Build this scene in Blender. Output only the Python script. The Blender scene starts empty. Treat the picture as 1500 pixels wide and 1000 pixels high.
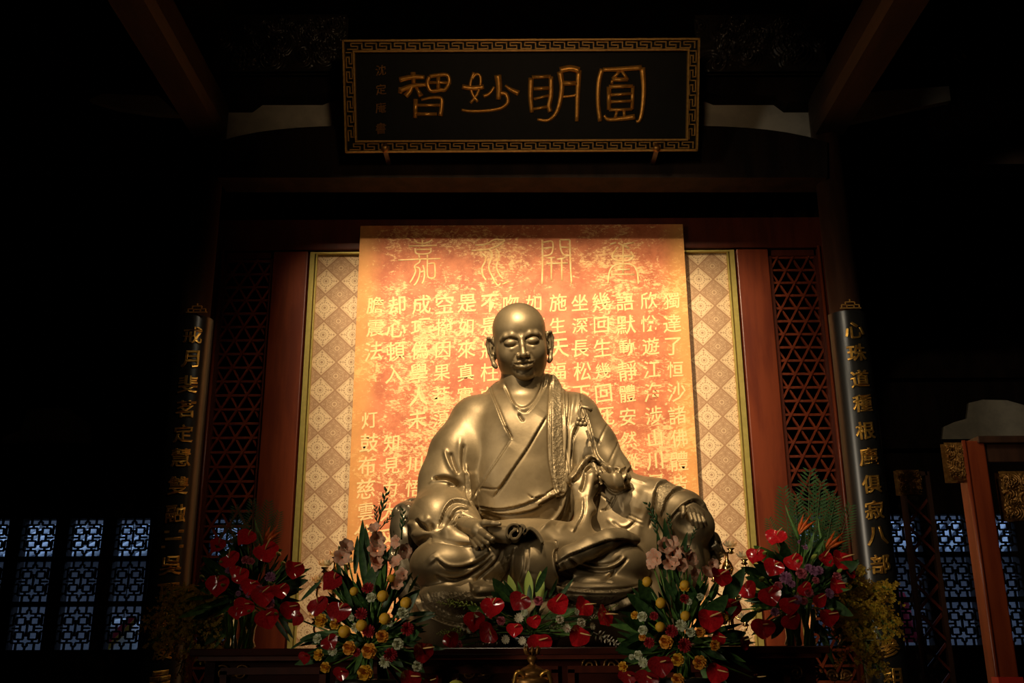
import bpy, math, random
import numpy as np
from mathutils import Vector, Matrix, Euler
random.seed(7); rng = np.random.default_rng(7)
PI = math.pi
S = bpy.context.scene
COL = S.collection

# ------------------------------------------------------------------ camera
CAM = Vector((-0.08, 0.0, 1.5))
FPX = 1458.33
PITCH = math.atan(FPX / 4700.0)
ROLL = math.radians(-0.30)
cd = bpy.data.cameras.new('camera'); cd.lens = 35.0; cd.sensor_width = 36.0; cd.clip_end = 200
cam = bpy.data.objects.new('camera', cd); COL.objects.link(cam)
RC = Matrix.Rotation(PI / 2 + PITCH, 3, 'X') @ Matrix.Rotation(ROLL, 3, 'Z')
cam.matrix_world = Matrix.Translation(CAM) @ RC.to_4x4()
S.camera = cam

# ------------------------------------------------------------------ world, exposure
S.view_settings.view_transform = 'Standard'; S.view_settings.look = 'None'
S.view_settings.exposure = 0.0; S.view_settings.gamma = 1.0; S.view_settings.use_curve_mapping = False
w = bpy.data.worlds.new('world'); S.world = w; w.use_nodes = True
bg = w.node_tree.nodes['Background']
bg.inputs[0].default_value = (0.42, 0.62, 1.0, 1); bg.inputs[1].default_value = 1.15

WARM = (1.0, 0.78, 0.50)
def aim(o, target):
    o.rotation_euler = (Vector(target) - o.location).to_track_quat('-Z', 'Y').to_euler()
def spot(name, loc, target, power, deg, blend=0.5, color=WARM, size=0.08):
    l = bpy.data.lights.new(name, 'SPOT'); l.energy = power; l.spot_size = math.radians(deg); l.spot_blend = blend
    l.color = color; l.shadow_soft_size = size
    o = bpy.data.objects.new(name, l); COL.objects.link(o); o.location = loc; aim(o, target); return o
KEY = (-0.70, 3.9, 6.9); FILL = (1.05, 3.6, 6.9)
spot('key_spot_light', KEY, (-0.1, 8.9, 2.6), 2500, 84, 0.1, WARM, 0.035)
spot('fill_spot_light', FILL, (0.6, 8.9, 2.6), 520, 84, 0.1, WARM, 0.045)
spot('flower_spot_light', (-0.3, 2.2, 6.0), (-0.30, 6.3, 1.55), 70, 46, 1.0, WARM, 0.12)
spot('plaque_spot_light', (0.2, 3.1, 5.35), (0.0, 7.8, 6.45), 85, 60, 0.9, (1.0, 0.66, 0.36), 0.25)
spot('column_spot_light', (-0.3, 3.6, 6.2), (2.6, 8.1, 2.9), 330, 40, 0.8, (1.0, 0.84, 0.6), 0.16)
spot('column_spot_light', (0.5, 4.9, 6.2), (-2.62, 8.1, 2.9), 90, 40, 0.8, (1.0, 0.84, 0.6), 0.16)
spot('shrine_spot_light', (3.0, 2.5, 6.0), (3.1, 6.8, 2.6), 60, 40, 0.9, WARM, 0.15)
spot('side_spot_light', (4.6, 5.5, 7.4), (6.15, 13, 4.2), 90, 20, 0.3, WARM, 0.08)
al = bpy.data.lights.new('column_streak_light', 'AREA'); al.shape = 'RECTANGLE'; al.size = 0.7; al.size_y = 4.0; al.energy = 12; al.color = (1.0, .84, .62); al.spread = math.radians(30)
ao = bpy.data.objects.new('column_streak_light', al); COL.objects.link(ao); ao.location = (-6.3, 0.0, 3.6); aim(ao, (2.7, 8.1, 2.9))  # added area lamp, no doorway there, for the streak on the right board

# ------------------------------------------------------------------ projection helpers
def ray(px, py):
    return RC @ Vector(((px - 750.0) / FPX, -(py - 500.0) / FPX, -1.0))
def P(px, py, Y):
    d = ray(px, py); t = (Y - CAM.y) / d.y
    return CAM + d * t
RCn = np.array(RC)
def proj(V):
    L = (V - np.array(CAM)) @ RCn
    return 750.0 + FPX * L[:, 0] / -L[:, 2], 500.0 - FPX * L[:, 1] / -L[:, 2]
def PX(Y, z=2.5):      # metres per pixel
    return (Y * math.cos(PITCH) + (z - 1.5) * math.sin(PITCH)) / FPX

# ------------------------------------------------------------------ node helpers
class N:
    def __init__(s, nt, sock): s.nt = nt; s.k = sock
    def _m(s, op, *a):
        n = s.nt.nodes.new('ShaderNodeMath'); n.operation = op
        for i, v in enumerate((s,) + a):
            if isinstance(v, N): s.nt.links.new(v.k, n.inputs[i])
            else: n.inputs[i].default_value = float(v)
        return N(s.nt, n.outputs[0])
    def __add__(s, o): return s._m('ADD', o)
    def __sub__(s, o): return s._m('SUBTRACT', o)
    def __mul__(s, o): return s._m('MULTIPLY', o)
    def __truediv__(s, o): return s._m('DIVIDE', o)
    def floor(s): return s._m('FLOOR')
    def abs(s): return s._m('ABSOLUTE')
    def sqrt(s): return s._m('SQRT')
    def sin(s): return s._m('SINE')
    def gt(s, o): return s._m('GREATER_THAN', o)
    def lt(s, o): return s._m('LESS_THAN', o)
    def mx(s, o): return s._m('MAXIMUM', o)
    def mn(s, o): return s._m('MINIMUM', o)
    def mod(s, o): return s._m('MODULO', o)
    def band(s, a, b): return s.gt(a) * s.lt(b)
    def at2(s, o): return s._m('ARCTAN2', o)
def mixc(nt, f, a, b):
    n = nt.nodes.new('ShaderNodeMix'); n.data_type = 'RGBA'
    for i, v in ((0, f), (6, a), (7, b)):
        if isinstance(v, N): nt.links.new(v.k, n.inputs[i])
        elif hasattr(v, 'is_output'): nt.links.new(v, n.inputs[i])
        elif i == 0: n.inputs[0].default_value = v
        else: n.inputs[i].default_value = (*v, 1)
    return n.outputs[2]
def noise(nt, scale, detail=3, rough=0.5, vec=None, dist=0.0):
    n = nt.nodes.new('ShaderNodeTexNoise'); n.inputs['Scale'].default_value = scale
    n.inputs['Detail'].default_value = detail; n.inputs['Roughness'].default_value = rough
    n.inputs['Distortion'].default_value = dist
    if vec is not None: nt.links.new(vec, n.inputs['Vector'])
    return N(nt, n.outputs[0])
def coords(nt, kind='Object'):
    return nt.nodes.new('ShaderNodeTexCoord').outputs[kind]
def scaled(nt, v, s):
    n = nt.nodes.new('ShaderNodeMapping'); n.inputs['Scale'].default_value = s
    nt.links.new(v, n.inputs['Vector']); return n.outputs[0]
def ramp(nt, f, lo, hi):
    n = nt.nodes.new('ShaderNodeMapRange'); n.inputs[1].default_value = lo; n.inputs[2].default_value = hi
    n.interpolation_type = 'SMOOTHSTEP'
    nt.links.new(f.k, n.inputs[0]); return N(nt, n.outputs[0])
def bump(nt, b, h, strength, dist):
    n = nt.nodes.new('ShaderNodeBump'); n.inputs['Strength'].default_value = strength; n.inputs['Distance'].default_value = dist
    nt.links.new(h.k, n.inputs['Height']); nt.links.new(n.outputs[0], b.inputs['Normal'])
def mat(name, col=(0.5, 0.5, 0.5), rough=0.5, metal=0.0, **kw):
    m = bpy.data.materials.new(name); m.use_nodes = True
    nt = m.node_tree; b = nt.nodes['Principled BSDF']
    b.inputs['Base Color'].default_value = (*col, 1); b.inputs['Roughness'].default_value = rough
    b.inputs['Metallic'].default_value = metal
    for k, v in kw.items():
        b.inputs[k.replace('_', ' ')].default_value = v
    return m, nt, b
def vary(name, c1, c2, scale, rough=0.5, metal=0.0, sc=(1, 1, 1), lo=0.35, hi=0.65, bmp=0.0, **kw):
    m, nt, b = mat(name, c1, rough, metal, **kw)
    v = scaled(nt, coords(nt), sc)
    f = noise(nt, scale, 4, 0.6, v)
    nt.links.new(mixc(nt, ramp(nt, f, lo, hi), c1, c2), b.inputs['Base Color'])
    if bmp: bump(nt, b, f, bmp, 0.01)
    return m

M = {}
M['black_wood'] = vary('black_lacquered_wood', (0.010, 0.0065, 0.005), (0.022, 0.013, 0.009), 6, 0.75, 0, (1, 1, .2), bmp=.1, Specular_IOR_Level=.15)
M['dark_wood'] = vary('dark_brown_wood', (0.030, 0.013, 0.007), (0.055, 0.022, 0.011), 9, 0.42, 0, (1, 1, .15), bmp=.1)
M['red_wood'] = vary('red_brown_wood', (0.145, 0.023, 0.007), (0.22, 0.040, 0.011), 10, 0.36, 0, (1, 1, .12), bmp=.08)
M['tie_wood'] = vary('aged_beam_wood', (0.028, 0.017, 0.010), (0.045, 0.026, 0.014), 9, 0.6, 0, (1, .15, 1))
M['deep_red_wood'] = vary('deep_red_wood', (0.075, 0.014, 0.006), (0.11, 0.020, 0.008), 10, 0.36, 0, (1, 1, .15), bmp=.08)
M['altar_wood'] = vary('dark_altar_wood', (0.035, 0.009, 0.006), (0.06, 0.014, 0.008), 8, 0.22, 0, (.3, 1, 1))
M['plaster'] = vary('off_white_plaster', (0.50, 0.46, 0.38), (0.62, 0.57, 0.46), 5, 0.9, bmp=.2)
M['lacquer'] = vary('black_glossy_lacquer', (0.009, 0.009, 0.009), (0.014, 0.013, 0.011), 3, 0.30, 0)
M['plaque_black'] = vary('plaque_black_lacquer', (0.007, 0.008, 0.007), (0.010, 0.010, 0.009), 8, 0.55, 0, Specular_IOR_Level=.15)
M['gold_relief'] = vary('gilded_relief', (0.85, 0.42, 0.08), (0.70, 0.32, 0.05), 30, 0.36, 0.55)
M['gold'] = vary('gilded_surface', (0.80, 0.46, 0.10), (0.62, 0.32, 0.06), 30, 0.32, 0.9)
M['gold_print'] = vary('gold_leaf_paint', (0.52, 0.30, 0.07), (0.40, 0.21, 0.045), 40, 0.5, 0.4)
M['old_gold'] = vary('tarnished_gold', (0.30, 0.15, 0.035), (0.20, 0.09, 0.02), 40, 0.4, 0.7)
M['gold_trim'] = vary('pale_brass_trim', (0.62, 0.50, 0.14), (0.55, 0.44, 0.12), 20, 0.35, 0.5)
M['floor'] = vary('grey_stone_floor', (0.05, 0.045, 0.04), (0.08, 0.07, 0.06), 4, 0.6)
M['ink_gold'] = vary('pale_gold_ink', (0.92, 0.70, 0.34), (0.84, 0.52, 0.19), 22, 0.7, lo=.3, hi=.7)
M['glass'] = (lambda: None)()
def glass_pane():
    m = bpy.data.materials.new('window_glass'); m.use_nodes = True; nt = m.node_tree; nt.nodes.clear()
    o = nt.nodes.new('ShaderNodeOutputMaterial'); mx = nt.nodes.new('ShaderNodeMixShader')
    t = nt.nodes.new('ShaderNodeBsdfTransparent'); g = nt.nodes.new('ShaderNodeBsdfGlossy')
    t.inputs[0].default_value = (.9, .93, .96, 1); g.inputs['Roughness'].default_value = .05
    mx.inputs[0].default_value = .06
    nt.links.new(t.outputs[0], mx.inputs[1]); nt.links.new(g.outputs[0], mx.inputs[2]); nt.links.new(mx.outputs[0], o.inputs[0])
    return m
M['glass'] = glass_pane()
M['vase_glass'] = mat('clear_vase_glass', (.8, .9, .82), .05, 0, Transmission_Weight=1.0, IOR=1.35)[0]
M['crystal'] = vary('amber_crystal', (0.75, 0.62, 0.38), (0.85, 0.75, 0.5), 20, 0.12, 0, Transmission_Weight=.55, IOR=1.4)
M['brass'] = vary('polished_brass', (0.75, 0.50, 0.20), (0.6, 0.38, 0.14), 20, 0.18, 1.0)
# bronze
def bronze(name, c1, c2, rough, emb=0.0):
    m, nt, b = mat(name, c1, rough, 0.62)
    oc = coords(nt)
    f = noise(nt, 3.2, 5, 0.62, oc)
    nt.links.new(mixc(nt, ramp(nt, f, .32, .68), c1, c2), b.inputs['Base Color'])
    g = noise(nt, 9, 4, .6, oc)
    nt.links.new((g * 0.22 + (rough - .11)).k, b.inputs['Roughness'])
    if emb:
        n = nt.nodes.new('ShaderNodeTexVoronoi'); n.inputs['Scale'].default_value = 42
        nt.links.new(oc, n.inputs['Vector'])
        k = noise(nt, 60, 3, .6, oc, 1.2)
        bump(nt, b, N(nt, n.outputs[0]) + k * 0.9, emb, 0.012)
    else:
        bump(nt, b, noise(nt, 14, 4, .6, oc), .10, 0.012)
    return m
M['bronze'] = bronze('aged_bronze', (0.175, 0.128, 0.066), (0.25, 0.188, 0.102), 0.47)
M['bronze_embossed'] = bronze('embossed_bronze', (0.22, 0.165, 0.09), (0.30, 0.23, 0.13), 0.47, .55)
M['bronze_dark'] = bronze('dark_cast_bronze', (0.075, 0.060, 0.038), (0.13, 0.105, 0.065), 0.33)

# ------------------------------------------------------------------ mesh helpers
class MB:
    def __init__(s): s.v = []; s.f = []; s.mi = []; s.cur = 0
    def add(s, vs, fs, M4=None):
        o = len(s.v)
        for p in vs:
            p = Vector(p)
            s.v.append(tuple(M4 @ p if M4 is not None else p))
        for f in fs: s.f.append(tuple(i + o for i in f)); s.mi.append(s.cur)
        return s
    def box(s, c, d, R=None):
        x, y, z = d[0] / 2, d[1] / 2, d[2] / 2
        vs = [(a * x, b * y, e * z) for a in (-1, 1) for b in (-1, 1) for e in (-1, 1)]
        fs = [(0, 1, 3, 2), (4, 6, 7, 5), (0, 4, 5, 1), (2, 3, 7, 6), (0, 2, 6, 4), (1, 5, 7, 3)]
        M4 = Matrix.Translation(c) @ (R.to_4x4() if R is not None else Matrix.Identity(4))
        return s.add(vs, fs, M4)
    def bx(s, x0, x1, y0, y1, z0, z1):
        return s.box(((x0 + x1) / 2, (y0 + y1) / 2, (z0 + z1) / 2), (abs(x1 - x0), abs(y1 - y0), abs(z1 - z0)))
    def bar(s, a, b, w_, h_, up=(0, 1, 0)):
        a = Vector(a); b = Vector(b); d = (b - a); L = d.length
        if L < 1e-6: return s
        d.normalize(); u = Vector(up); u = (u - d * u.dot(d)).normalized(); r = d.cross(u)
        R = Matrix((r, d, u)).transposed()
        return s.box((a + b) / 2, (w_, L, h_), R)
    def tube(s, pts, rad, seg=8, cap=True, flat=1.0):
        pts = [Vector(p) for p in pts]; n = len(pts)
        if not hasattr(rad, '__len__'): rad = [rad] * n
        vs = []; prev = None
        for i, p in enumerate(pts):
            t = (pts[min(i + 1, n - 1)] - pts[max(i - 1, 0)])
            t = t.normalized() if t.length > 1e-9 else Vector((0, 0, 1))
            if prev is None:
                a = Vector((0, 1, 0)) if abs(t.y) < .9 else Vector((1, 0, 0))
            else: a = prev
            a = (a - t * a.dot(t)).normalized(); prev = a; b = t.cross(a)
            for k in range(seg):
                q = 2 * PI * k / seg
                vs.append(p + (a * math.cos(q) * flat + b * math.sin(q)) * rad[i])
        fs = [(i * seg + k, i * seg + (k + 1) % seg, (i + 1) * seg + (k + 1) % seg, (i + 1) * seg + k) for i in range(n - 1) for k in range(seg)]
        if cap: fs += [tuple(range(seg))[::-1], tuple(range((n - 1) * seg, n * seg))]
        return s.add(vs, fs)
    def lathe(s, prof, c=(0, 0, 0), seg=16, M4=None, ruf=None):
        vs = []
        for i, (r, z) in enumerate(prof):
            for k in range(seg):
                q = 2 * PI * k / seg; rr = r * (ruf(i, q) if ruf else 1)
                vs.append((c[0] + rr * math.cos(q), c[1] + rr * math.sin(q), c[2] + z))
        n = len(prof)
        fs = [(i * seg + k, i * seg + (k + 1) % seg, (i + 1) * seg + (k + 1) % seg, (i + 1) * seg + k) for i in range(n - 1) for k in range(seg)]
        fs += [tuple(range(seg))[::-1], tuple(range((n - 1) * seg, n * seg))]
        return s.add(vs, fs, M4)
    def mesh(s, name, mats, smooth=False):
        me = bpy.data.meshes.new(name); me.from_pydata(s.v, [], s.f)
        for m in (mats if isinstance(mats, (list, tuple)) else [mats]): me.materials.append(m)
        if any(s.mi): me.polygons.foreach_set('material_index', s.mi)
        if smooth: me.polygons.foreach_set('use_smooth', [True] * len(me.polygons))
        me.update(); return me
    def build(s, name, m, parent=None, smooth=False, bevel=0):
        org = parent['_w'] if parent is not None else Vector((0, 0, 0))
        if parent is not None:
            org = Vector(parent['_w']); s.v = [(x - org.x, y - org.y, z - org.z) for x, y, z in s.v]
        o = bpy.data.objects.new(name, s.mesh(name, m, smooth)); COL.objects.link(o)
        if parent is not None: o.parent = parent
        o['_w'] = tuple(org)
        if bevel:
            b = o.modifiers.new('bevel', 'BEVEL'); b.width = bevel; b.segments = 2; b.limit_method = 'ANGLE'
        return o
def tag(o, label=None, cat=None, group=None, kind=None):
    for k, v in (('label', label), ('category', cat), ('group', group), ('kind', kind)):
        if v: o[k] = v
    return o
def empty(name, loc, label=None, cat=None, group=None, kind=None):
    o = bpy.data.objects.new(name, None); COL.objects.link(o); o.location = loc; o['_w'] = tuple(loc)
    o.empty_display_size = .1
    return tag(o, label, cat, group, kind)
def inst(me, name, parent, Mw):      # a part sharing mesh data, placed with a world matrix
    o = bpy.data.objects.new(name, me); COL.objects.link(o); o.parent = parent
    o.matrix_local = Matrix.Translation(-Vector(parent['_w'])) @ Mw
    return o
def spline(pts, n=8):
    pts = [np.array(p, float) for p in pts]
    if len(pts) < 3: return [pts[0] + (pts[1] - pts[0]) * t for t in np.linspace(0, 1, n)]
    q = [2 * pts[0] - pts[1]] + pts + [2 * pts[-1] - pts[-2]]; out = []
    for i in range(1, len(q) - 2):
        for t in np.linspace(0, 1, n, endpoint=False):
            a, b, c, d = q[i - 1:i + 3]
            out.append(.5 * ((2 * b) + (-a + c) * t + (2 * a - 5 * b + 4 * c - d) * t * t + (-a + 3 * b - 3 * c + d) * t ** 3))
    out.append(pts[-1]); return out

# ------------------------------------------------------------------ room shell
YB = 13.0
def struct(name, mb, m, **k):
    o = mb.build(name, m, **k); o['kind'] = 'structure'; return o
b = MB(); b.bx(-9, 9, -4, YB, -.2, 0); struct('floor', b, M['floor'])
b = MB(); b.bx(-9, 9, -4, YB + .2, 9.0, 9.2); struct('ceiling', b, M['black_wood'])
b = MB(); b.bx(-9.2, -9, -4, YB + .2, 0, 9.0); struct('wall_left', b, M['black_wood'])
b = MB(); b.bx(9, 9.2, -4, YB + .2, 0, 9.0); struct('wall_right', b, M['black_wood'])
b = MB(); b.bx(-9, 9, -4.2, -4, 0, 9.0); struct('wall_front', b, M['black_wood'])
# unseen flaps and housings, added to square off the key and fill beams
M['shaper_rig'] = mat('black_painted_metal', (.02, .02, .02), .6, .3)[0]
def shaper_rig(L, top, bot, left, right, side):
    L = Vector(L); e1, e2 = math.radians(top), math.radians(bot)
    root = empty('added_beam_shaper', tuple(L), 'added black spotlight with barn doors hanging above the hall, %s' % side, 'beam_shaper')
    def pt(e, d): return Vector((L.x, L.y + d * math.cos(e), L.z + d * math.sin(e)))
    a = pt(e1, .55); b = MB(); b.box(a + Vector((0, 0, .35)), (1.7, .012, .70)); b.build('beam_flap', M['shaper_rig'], root)
    a = pt(e2, .55); b = MB(); b.box(a + Vector((0, -.30, 0)), (1.7, .60, .012)); b.build('beam_flap', M['shaper_rig'], root)
    for ang, s_ in ((left, -1), (right, 1)):
        x = L.x + .30 * math.tan(math.radians(ang)); b = MB(); b.box((x + s_ * .35, L.y + .30, L.z - .40), (.70, .012, 1.1)); b.build('beam_flap', M['shaper_rig'], root)
    b = MB(); b.bar(L + Vector((0, -.45, .42)), L + Vector((0, -.12, .12)), .24, .24); b.build('shaper_housing', M['shaper_rig'], root)
    b = MB(); b.tube([L + Vector((0, -.3, .3)), (L.x, L.y - .3, 9.0)], .02, 8); b.build('hanger', M['shaper_rig'], root)
    b = MB(); b.tube([L + Vector((-.8, -.28, .30)), L + Vector((.8, -.28, .30))], .015, 6)
    for x in (-.8, .8): b.tube([L + Vector((x, -.28, .30)), L + Vector((x, .32, .15))], .012, 6)
    b.build('flap_frame', M['shaper_rig'], root)
shaper_rig(KEY, -19.9, -60, -12.4, 29.5, 'left of the middle')
shaper_rig(FILL, -19.9, -60, -30, 13, 'right of the middle')
# window leaves in the back wall
PW = PX(YB, 2.3)
zt = P(750, 756, YB).z; zb = P(750, 948, YB).z
x0L = P(197, 755, YB).x; x0R = P(1390, 755, YB).x; stepx = 70 * PW
leaf_x = [x0L + stepx * k for k in range(-8, 5)] + [x0R + stepx * k for k in range(-4, 8)]
leaf_x = [x for x in leaf_x if abs(x) < 8.7]
lw = 53 * PW
rows = [(zt - (zt - zb) * a, zt - (zt - zb) * c) for a, c in ((0, .295), (.335, .64), (.68, 1.0))]
wl = MB()
wl.bx(-9, 9, YB, YB + .2, zt, 9.0); wl.bx(-9, 9, YB, YB + .2, 0, zb)
ed = sorted(leaf_x); xs = -9
for x in ed:
    if x - lw / 2 > xs: wl.bx(xs, x - lw / 2, YB, YB + .2, zb, zt)
    xs = x + lw / 2
wl.bx(xs, 9, YB, YB + .2, zb, zt)
struct('wall_back', wl, M['black_wood'])
def fret_mesh(W_, H_):
    b = MB(); t = .022
    def seg(x0, z0, x1, z1): b.bar((x0 * W_, 0, z0 * H_), (x1 * W_, 0, z1 * H_), t, .03)
    def rect(cx, cz, hw, hh):
        for a in ((cx - hw, cz - hh, cx + hw, cz - hh), (cx - hw, cz + hh, cx + hw, cz + hh), (cx - hw, cz - hh, cx - hw, cz + hh), (cx + hw, cz - hh, cx + hw, cz + hh)): seg(*a)
    for sx in (-1, 1):
        for sz in (-1, 1):
            rect(sx * .19, sz * .17, .115, .085)
            seg(sx * .19, sz * .245, sx * .19, sz * .34); seg(sx * .09, sz * .17, 0, sz * .17)
            seg(sx * .29, sz * .17, sx * .38, sz * .17)
            seg(sx * .05, sz * .34, sx * .38, sz * .34); seg(sx * .38, sz * .34, sx * .38, sz * .07)
            seg(sx * .38, sz * .07, sx * .5, sz * .07); seg(sx * .19, sz * .095, sx * .19, 0)
            seg(sx * .38, sz * .30, sx * .5, sz * .30); seg(sx * .25, sz * .34, sx * .25, sz * .5)
            seg(sx * .05, sz * .34, sx * .05, sz * .42)
        seg(sx * .19, 0, sx * .40, 0)
    seg(0, -.17, 0, .17); seg(0, .42, 0, .5); seg(0, -.42, 0, -.5); seg(-.05, .42, .05, .42); seg(-.05, -.42, .05, -.42)
    return b.mesh('fretwork', M['black_wood'])
fm = {}
for i, x in enumerate(leaf_x):
    we = empty('window_%d' % (i + 1), (x, YB, (zt + zb) / 2), kind='structure')
    f = MB()
    for k in range(2):
        f.bx(x - lw / 2, x + lw / 2, YB - .01, YB + .06, rows[k + 1][0], rows[k][1])
    for sx in (-1, 1): f.bx(x + sx * lw / 2 - .015, x + sx * lw / 2 + .015, YB - .01, YB + .06, zb, zt)
    fo = f.build('window_frame', M['black_wood'], we); 
    for r, (za, zc) in enumerate(rows):
        if r not in fm: fm[r] = fret_mesh(lw, za - zc)
        inst(fm[r], 'fretwork', we, Matrix.Translation((x, YB + .03, (za + zc) / 2)))
        g = MB(); g.bx(x - lw / 2, x + lw / 2, YB + .055, YB + .06, zc, za); g.build('pane', M['glass'], we)
# mullion and rail mouldings on the back wall
b = MB()
for pz in (350, 455, 553, 655):
    z = P(750, pz, YB).z; b.bx(-9, 9, YB - .1, YB, z - .06, z + .06)
o = struct('trim_1', b, M['black_wood'])
# plaster fields high on the back wall
def field(name, poly, Y, th, m):
    pts = [P(x, y, Y) for x, y in poly]; n = len(pts); b = MB()
    b.add(list(pts) + [p + Vector((0, th, 0)) for p in pts],
          [tuple(range(n)), tuple(range(n, 2 * n))[::-1]] + [(i, i + n, (i + 1) % n + n, (i + 1) % n) for i in range(n)])
    o = struct(name, b, m); return o
field('wall_plaster_far_right', [(1380, 647), (1382, 625), (1398, 618), (1416, 613), (1419, 590), (1440, 585), (1475, 586), (1560, 610), (1560, 650)], YB - .06, .05, M['plaster'])
field('wall_plaster_far_left', [(0, 655), (4, 640), (30, 630), (40, 600), (60, 597), (100, 598), (130, 620), (135, 652)], YB - .06, .05, M['plaster'])

# courtyard seen through the windows
cm_wall = vary('grey_rendered_wall', (0.13, 0.125, 0.13), (0.21, 0.19, 0.19), .8, .9)
b = MB(); b.bx(-16, 16, 19, 19.3, -.2, 3.9)
o = b.build('courtyard_building', cm_wall)
tag(o, 'grey building across the courtyard, seen through the lattice windows', 'building')
cm_tile = vary('pale_roof_tile', (0.70, 0.72, 0.74), (0.85, 0.86, 0.88), 3, .6)
o_b = o
rb = MB()
for k in range(-60, 62):
    x = k * .30
    rb.tube([(x, 18.4, 3.15), (x + 1.9, 19.9, 4.6)], .075, 6)
rr = rb.build('roof_tiles', cm_tile, o_b, smooth=True); rr['kind'] = 'stuff'
rb = MB(); rb.box((0, 19.15, 3.82), (32, 2.1, .06), Matrix.Rotation(math.atan2(1.45, 1.5), 3, 'X')); rb.build('roof', mat('dark_roof', (.05, .06, .08), .8)[0], o_b)
b = MB(); b.bx(-16, 16, YB + .2, 19, -.25, -.02); g = b.build('ground', vary('courtyard_paving', (.22, .21, .2), (.3, .29, .28), 1, .8)); g['kind'] = 'structure'
b = MB(); b.tube([P(95 - 3, 700, 15.5), P(70, 948, 15.5)], .02, 8)
o = b.build('courtyard_pole', mat('pale_metal', (.75, .75, .72), .4)[0]); 
bpy.data.objects.remove(o)
b = MB(); pc = P(179, 927, 14.6); b.lathe([(0.02, -.25), (.20, -.22), (.31, -.08), (.31, .08), (.20, .17), (.02, .20)], pc, 20)
lan = b.build('round_lantern', mat('white_paper', (.75, .75, .72), .8)[0], smooth=True)
tag(lan, 'round white lantern crossed by a red and yellow ribbon, outside lower left window', 'lantern')
b = MB(); b.bar(pc + Vector((-.16, -.34, -.22)), pc + Vector((.26, -.34, .22)), .07, .01); b.build('red_ribbon', mat('red_cloth', (.6, .02, .04), .7)[0], lan)
b = MB(); b.bar(pc + Vector((-.09, -.35, -.25)), pc + Vector((.32, -.35, .18)), .06, .01); b.build('yellow_ribbon', mat('yellow_cloth', (.75, .4, .03), .7)[0], lan)
b = MB(); b.tube([pc + Vector((0, 0, .17)), (pc.x, pc.y, 3.42)], .008, 5); b.build('cord', M['black_wood'], lan)
b = MB(); q = P(1315, 905, 14.6)
vs = []
for i in range(9):
    for j in range(4): vs.append((q.x - .12 + .085 * j + .02 * i, q.y + .03 * math.sin(i * 1.1 + j), q.z + .35 - i * .085))
b.add(vs, [(i * 4 + j, i * 4 + j + 1, i * 4 + j + 5, i * 4 + j + 4) for i in range(8) for j in range(3)])
o = b.build('banner', mat('crimson_cloth', (.55, .02, .05), .8)[0], smooth=True)
so = o.modifiers.new('s', 'SOLIDIFY'); so.thickness = .01
tag(o, 'crimson cloth banner hanging outside the right window behind the couplet column', 'banner')
b = MB(); b.tube([(q.x, q.y, q.z + .33), (q.x, q.y, 3.42)], .008, 5); b.build('cord', M['black_wood'], o)

rl = empty('courtyard_rail', (0, 14.6, -.02), 'dark wooden rail on posts outside the windows, carrying lantern and banner', 'rail')
b = MB(); b.bx(-9, 9, 14.57, 14.63, 3.42, 3.50); b.build('beam', M['black_wood'], rl)
for x in (-8.9, -3.4, 3.4, 8.9):
    b = MB(); b.bx(x - .05, x + .05, 14.56, 14.64, -.02, 3.42); b.build('post', M['black_wood'], rl)

# ------------------------------------------------------------------ columns
YC = 8.25
colx = {}
for side, px_t in (('left', 283), ('right', 1241)):
    c = P(px_t, 480, YC); colx[side] = c.x
def column(side):
    x = colx[side]
    r = .135
    b = MB(); b.lathe([(r * 1.35, 0), (r * 1.4, .12), (r * 1.1, .3), (r, .32), (r, 8.6)], (x, YC, 0), 40)
    o = b.build('column', M['dark_wood'], smooth=True)
    tag(o, 'dark round timber column on the %s of the statue, behind a gilded couplet board' % side, 'column')
    return o
for s_ in ('left', 'right'): column(s_)

# text characters -------------------------------------------------
def glyph(ch, extr=0.0, bev=0.0, off=0.0, jit=0.0, res=3):
    c = bpy.data.curves.new('glyph', 'FONT'); c.body = ch; c.size = 1.0; c.align_x = 'CENTER'
    c.extrude = extr; c.bevel_depth = bev; c.offset = off; c.resolution_u = res; c.bevel_resolution = 1
    o = bpy.data.objects.new('glyph', c); COL.objects.link(o)
    me = bpy.data.meshes.new_from_object(o.evaluated_get(bpy.context.evaluated_depsgraph_get()))
    bpy.data.objects.remove(o); bpy.data.curves.remove(c)
    n = len(me.vertices)
    if n == 0: return me
    co = np.empty(n * 3); me.vertices.foreach_get('co', co); co = co.reshape(-1, 3)
    ce = (co.min(0) + co.max(0)) / 2; co[:, :2] -= ce[:2]
    h = (co[:, 1].max() - co[:, 1].min())
    if h > .3: co[:, :2] /= max(h, .85)
    if jit:
        ph = rng.uniform(0, 6, 4)
        co[:, 0] += jit * np.sin(co[:, 1] * 9 + ph[0]) + jit * .7 * np.sin(co[:, 0] * 14 + ph[1])
        co[:, 1] += jit * np.sin(co[:, 0] * 8 + ph[2]) + jit * .7 * np.sin(co[:, 1] * 15 + ph[3]) + .10 * co[:, 0]
    me.vertices.foreach_set('co', co.ravel()); me.update()
    return me

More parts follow.
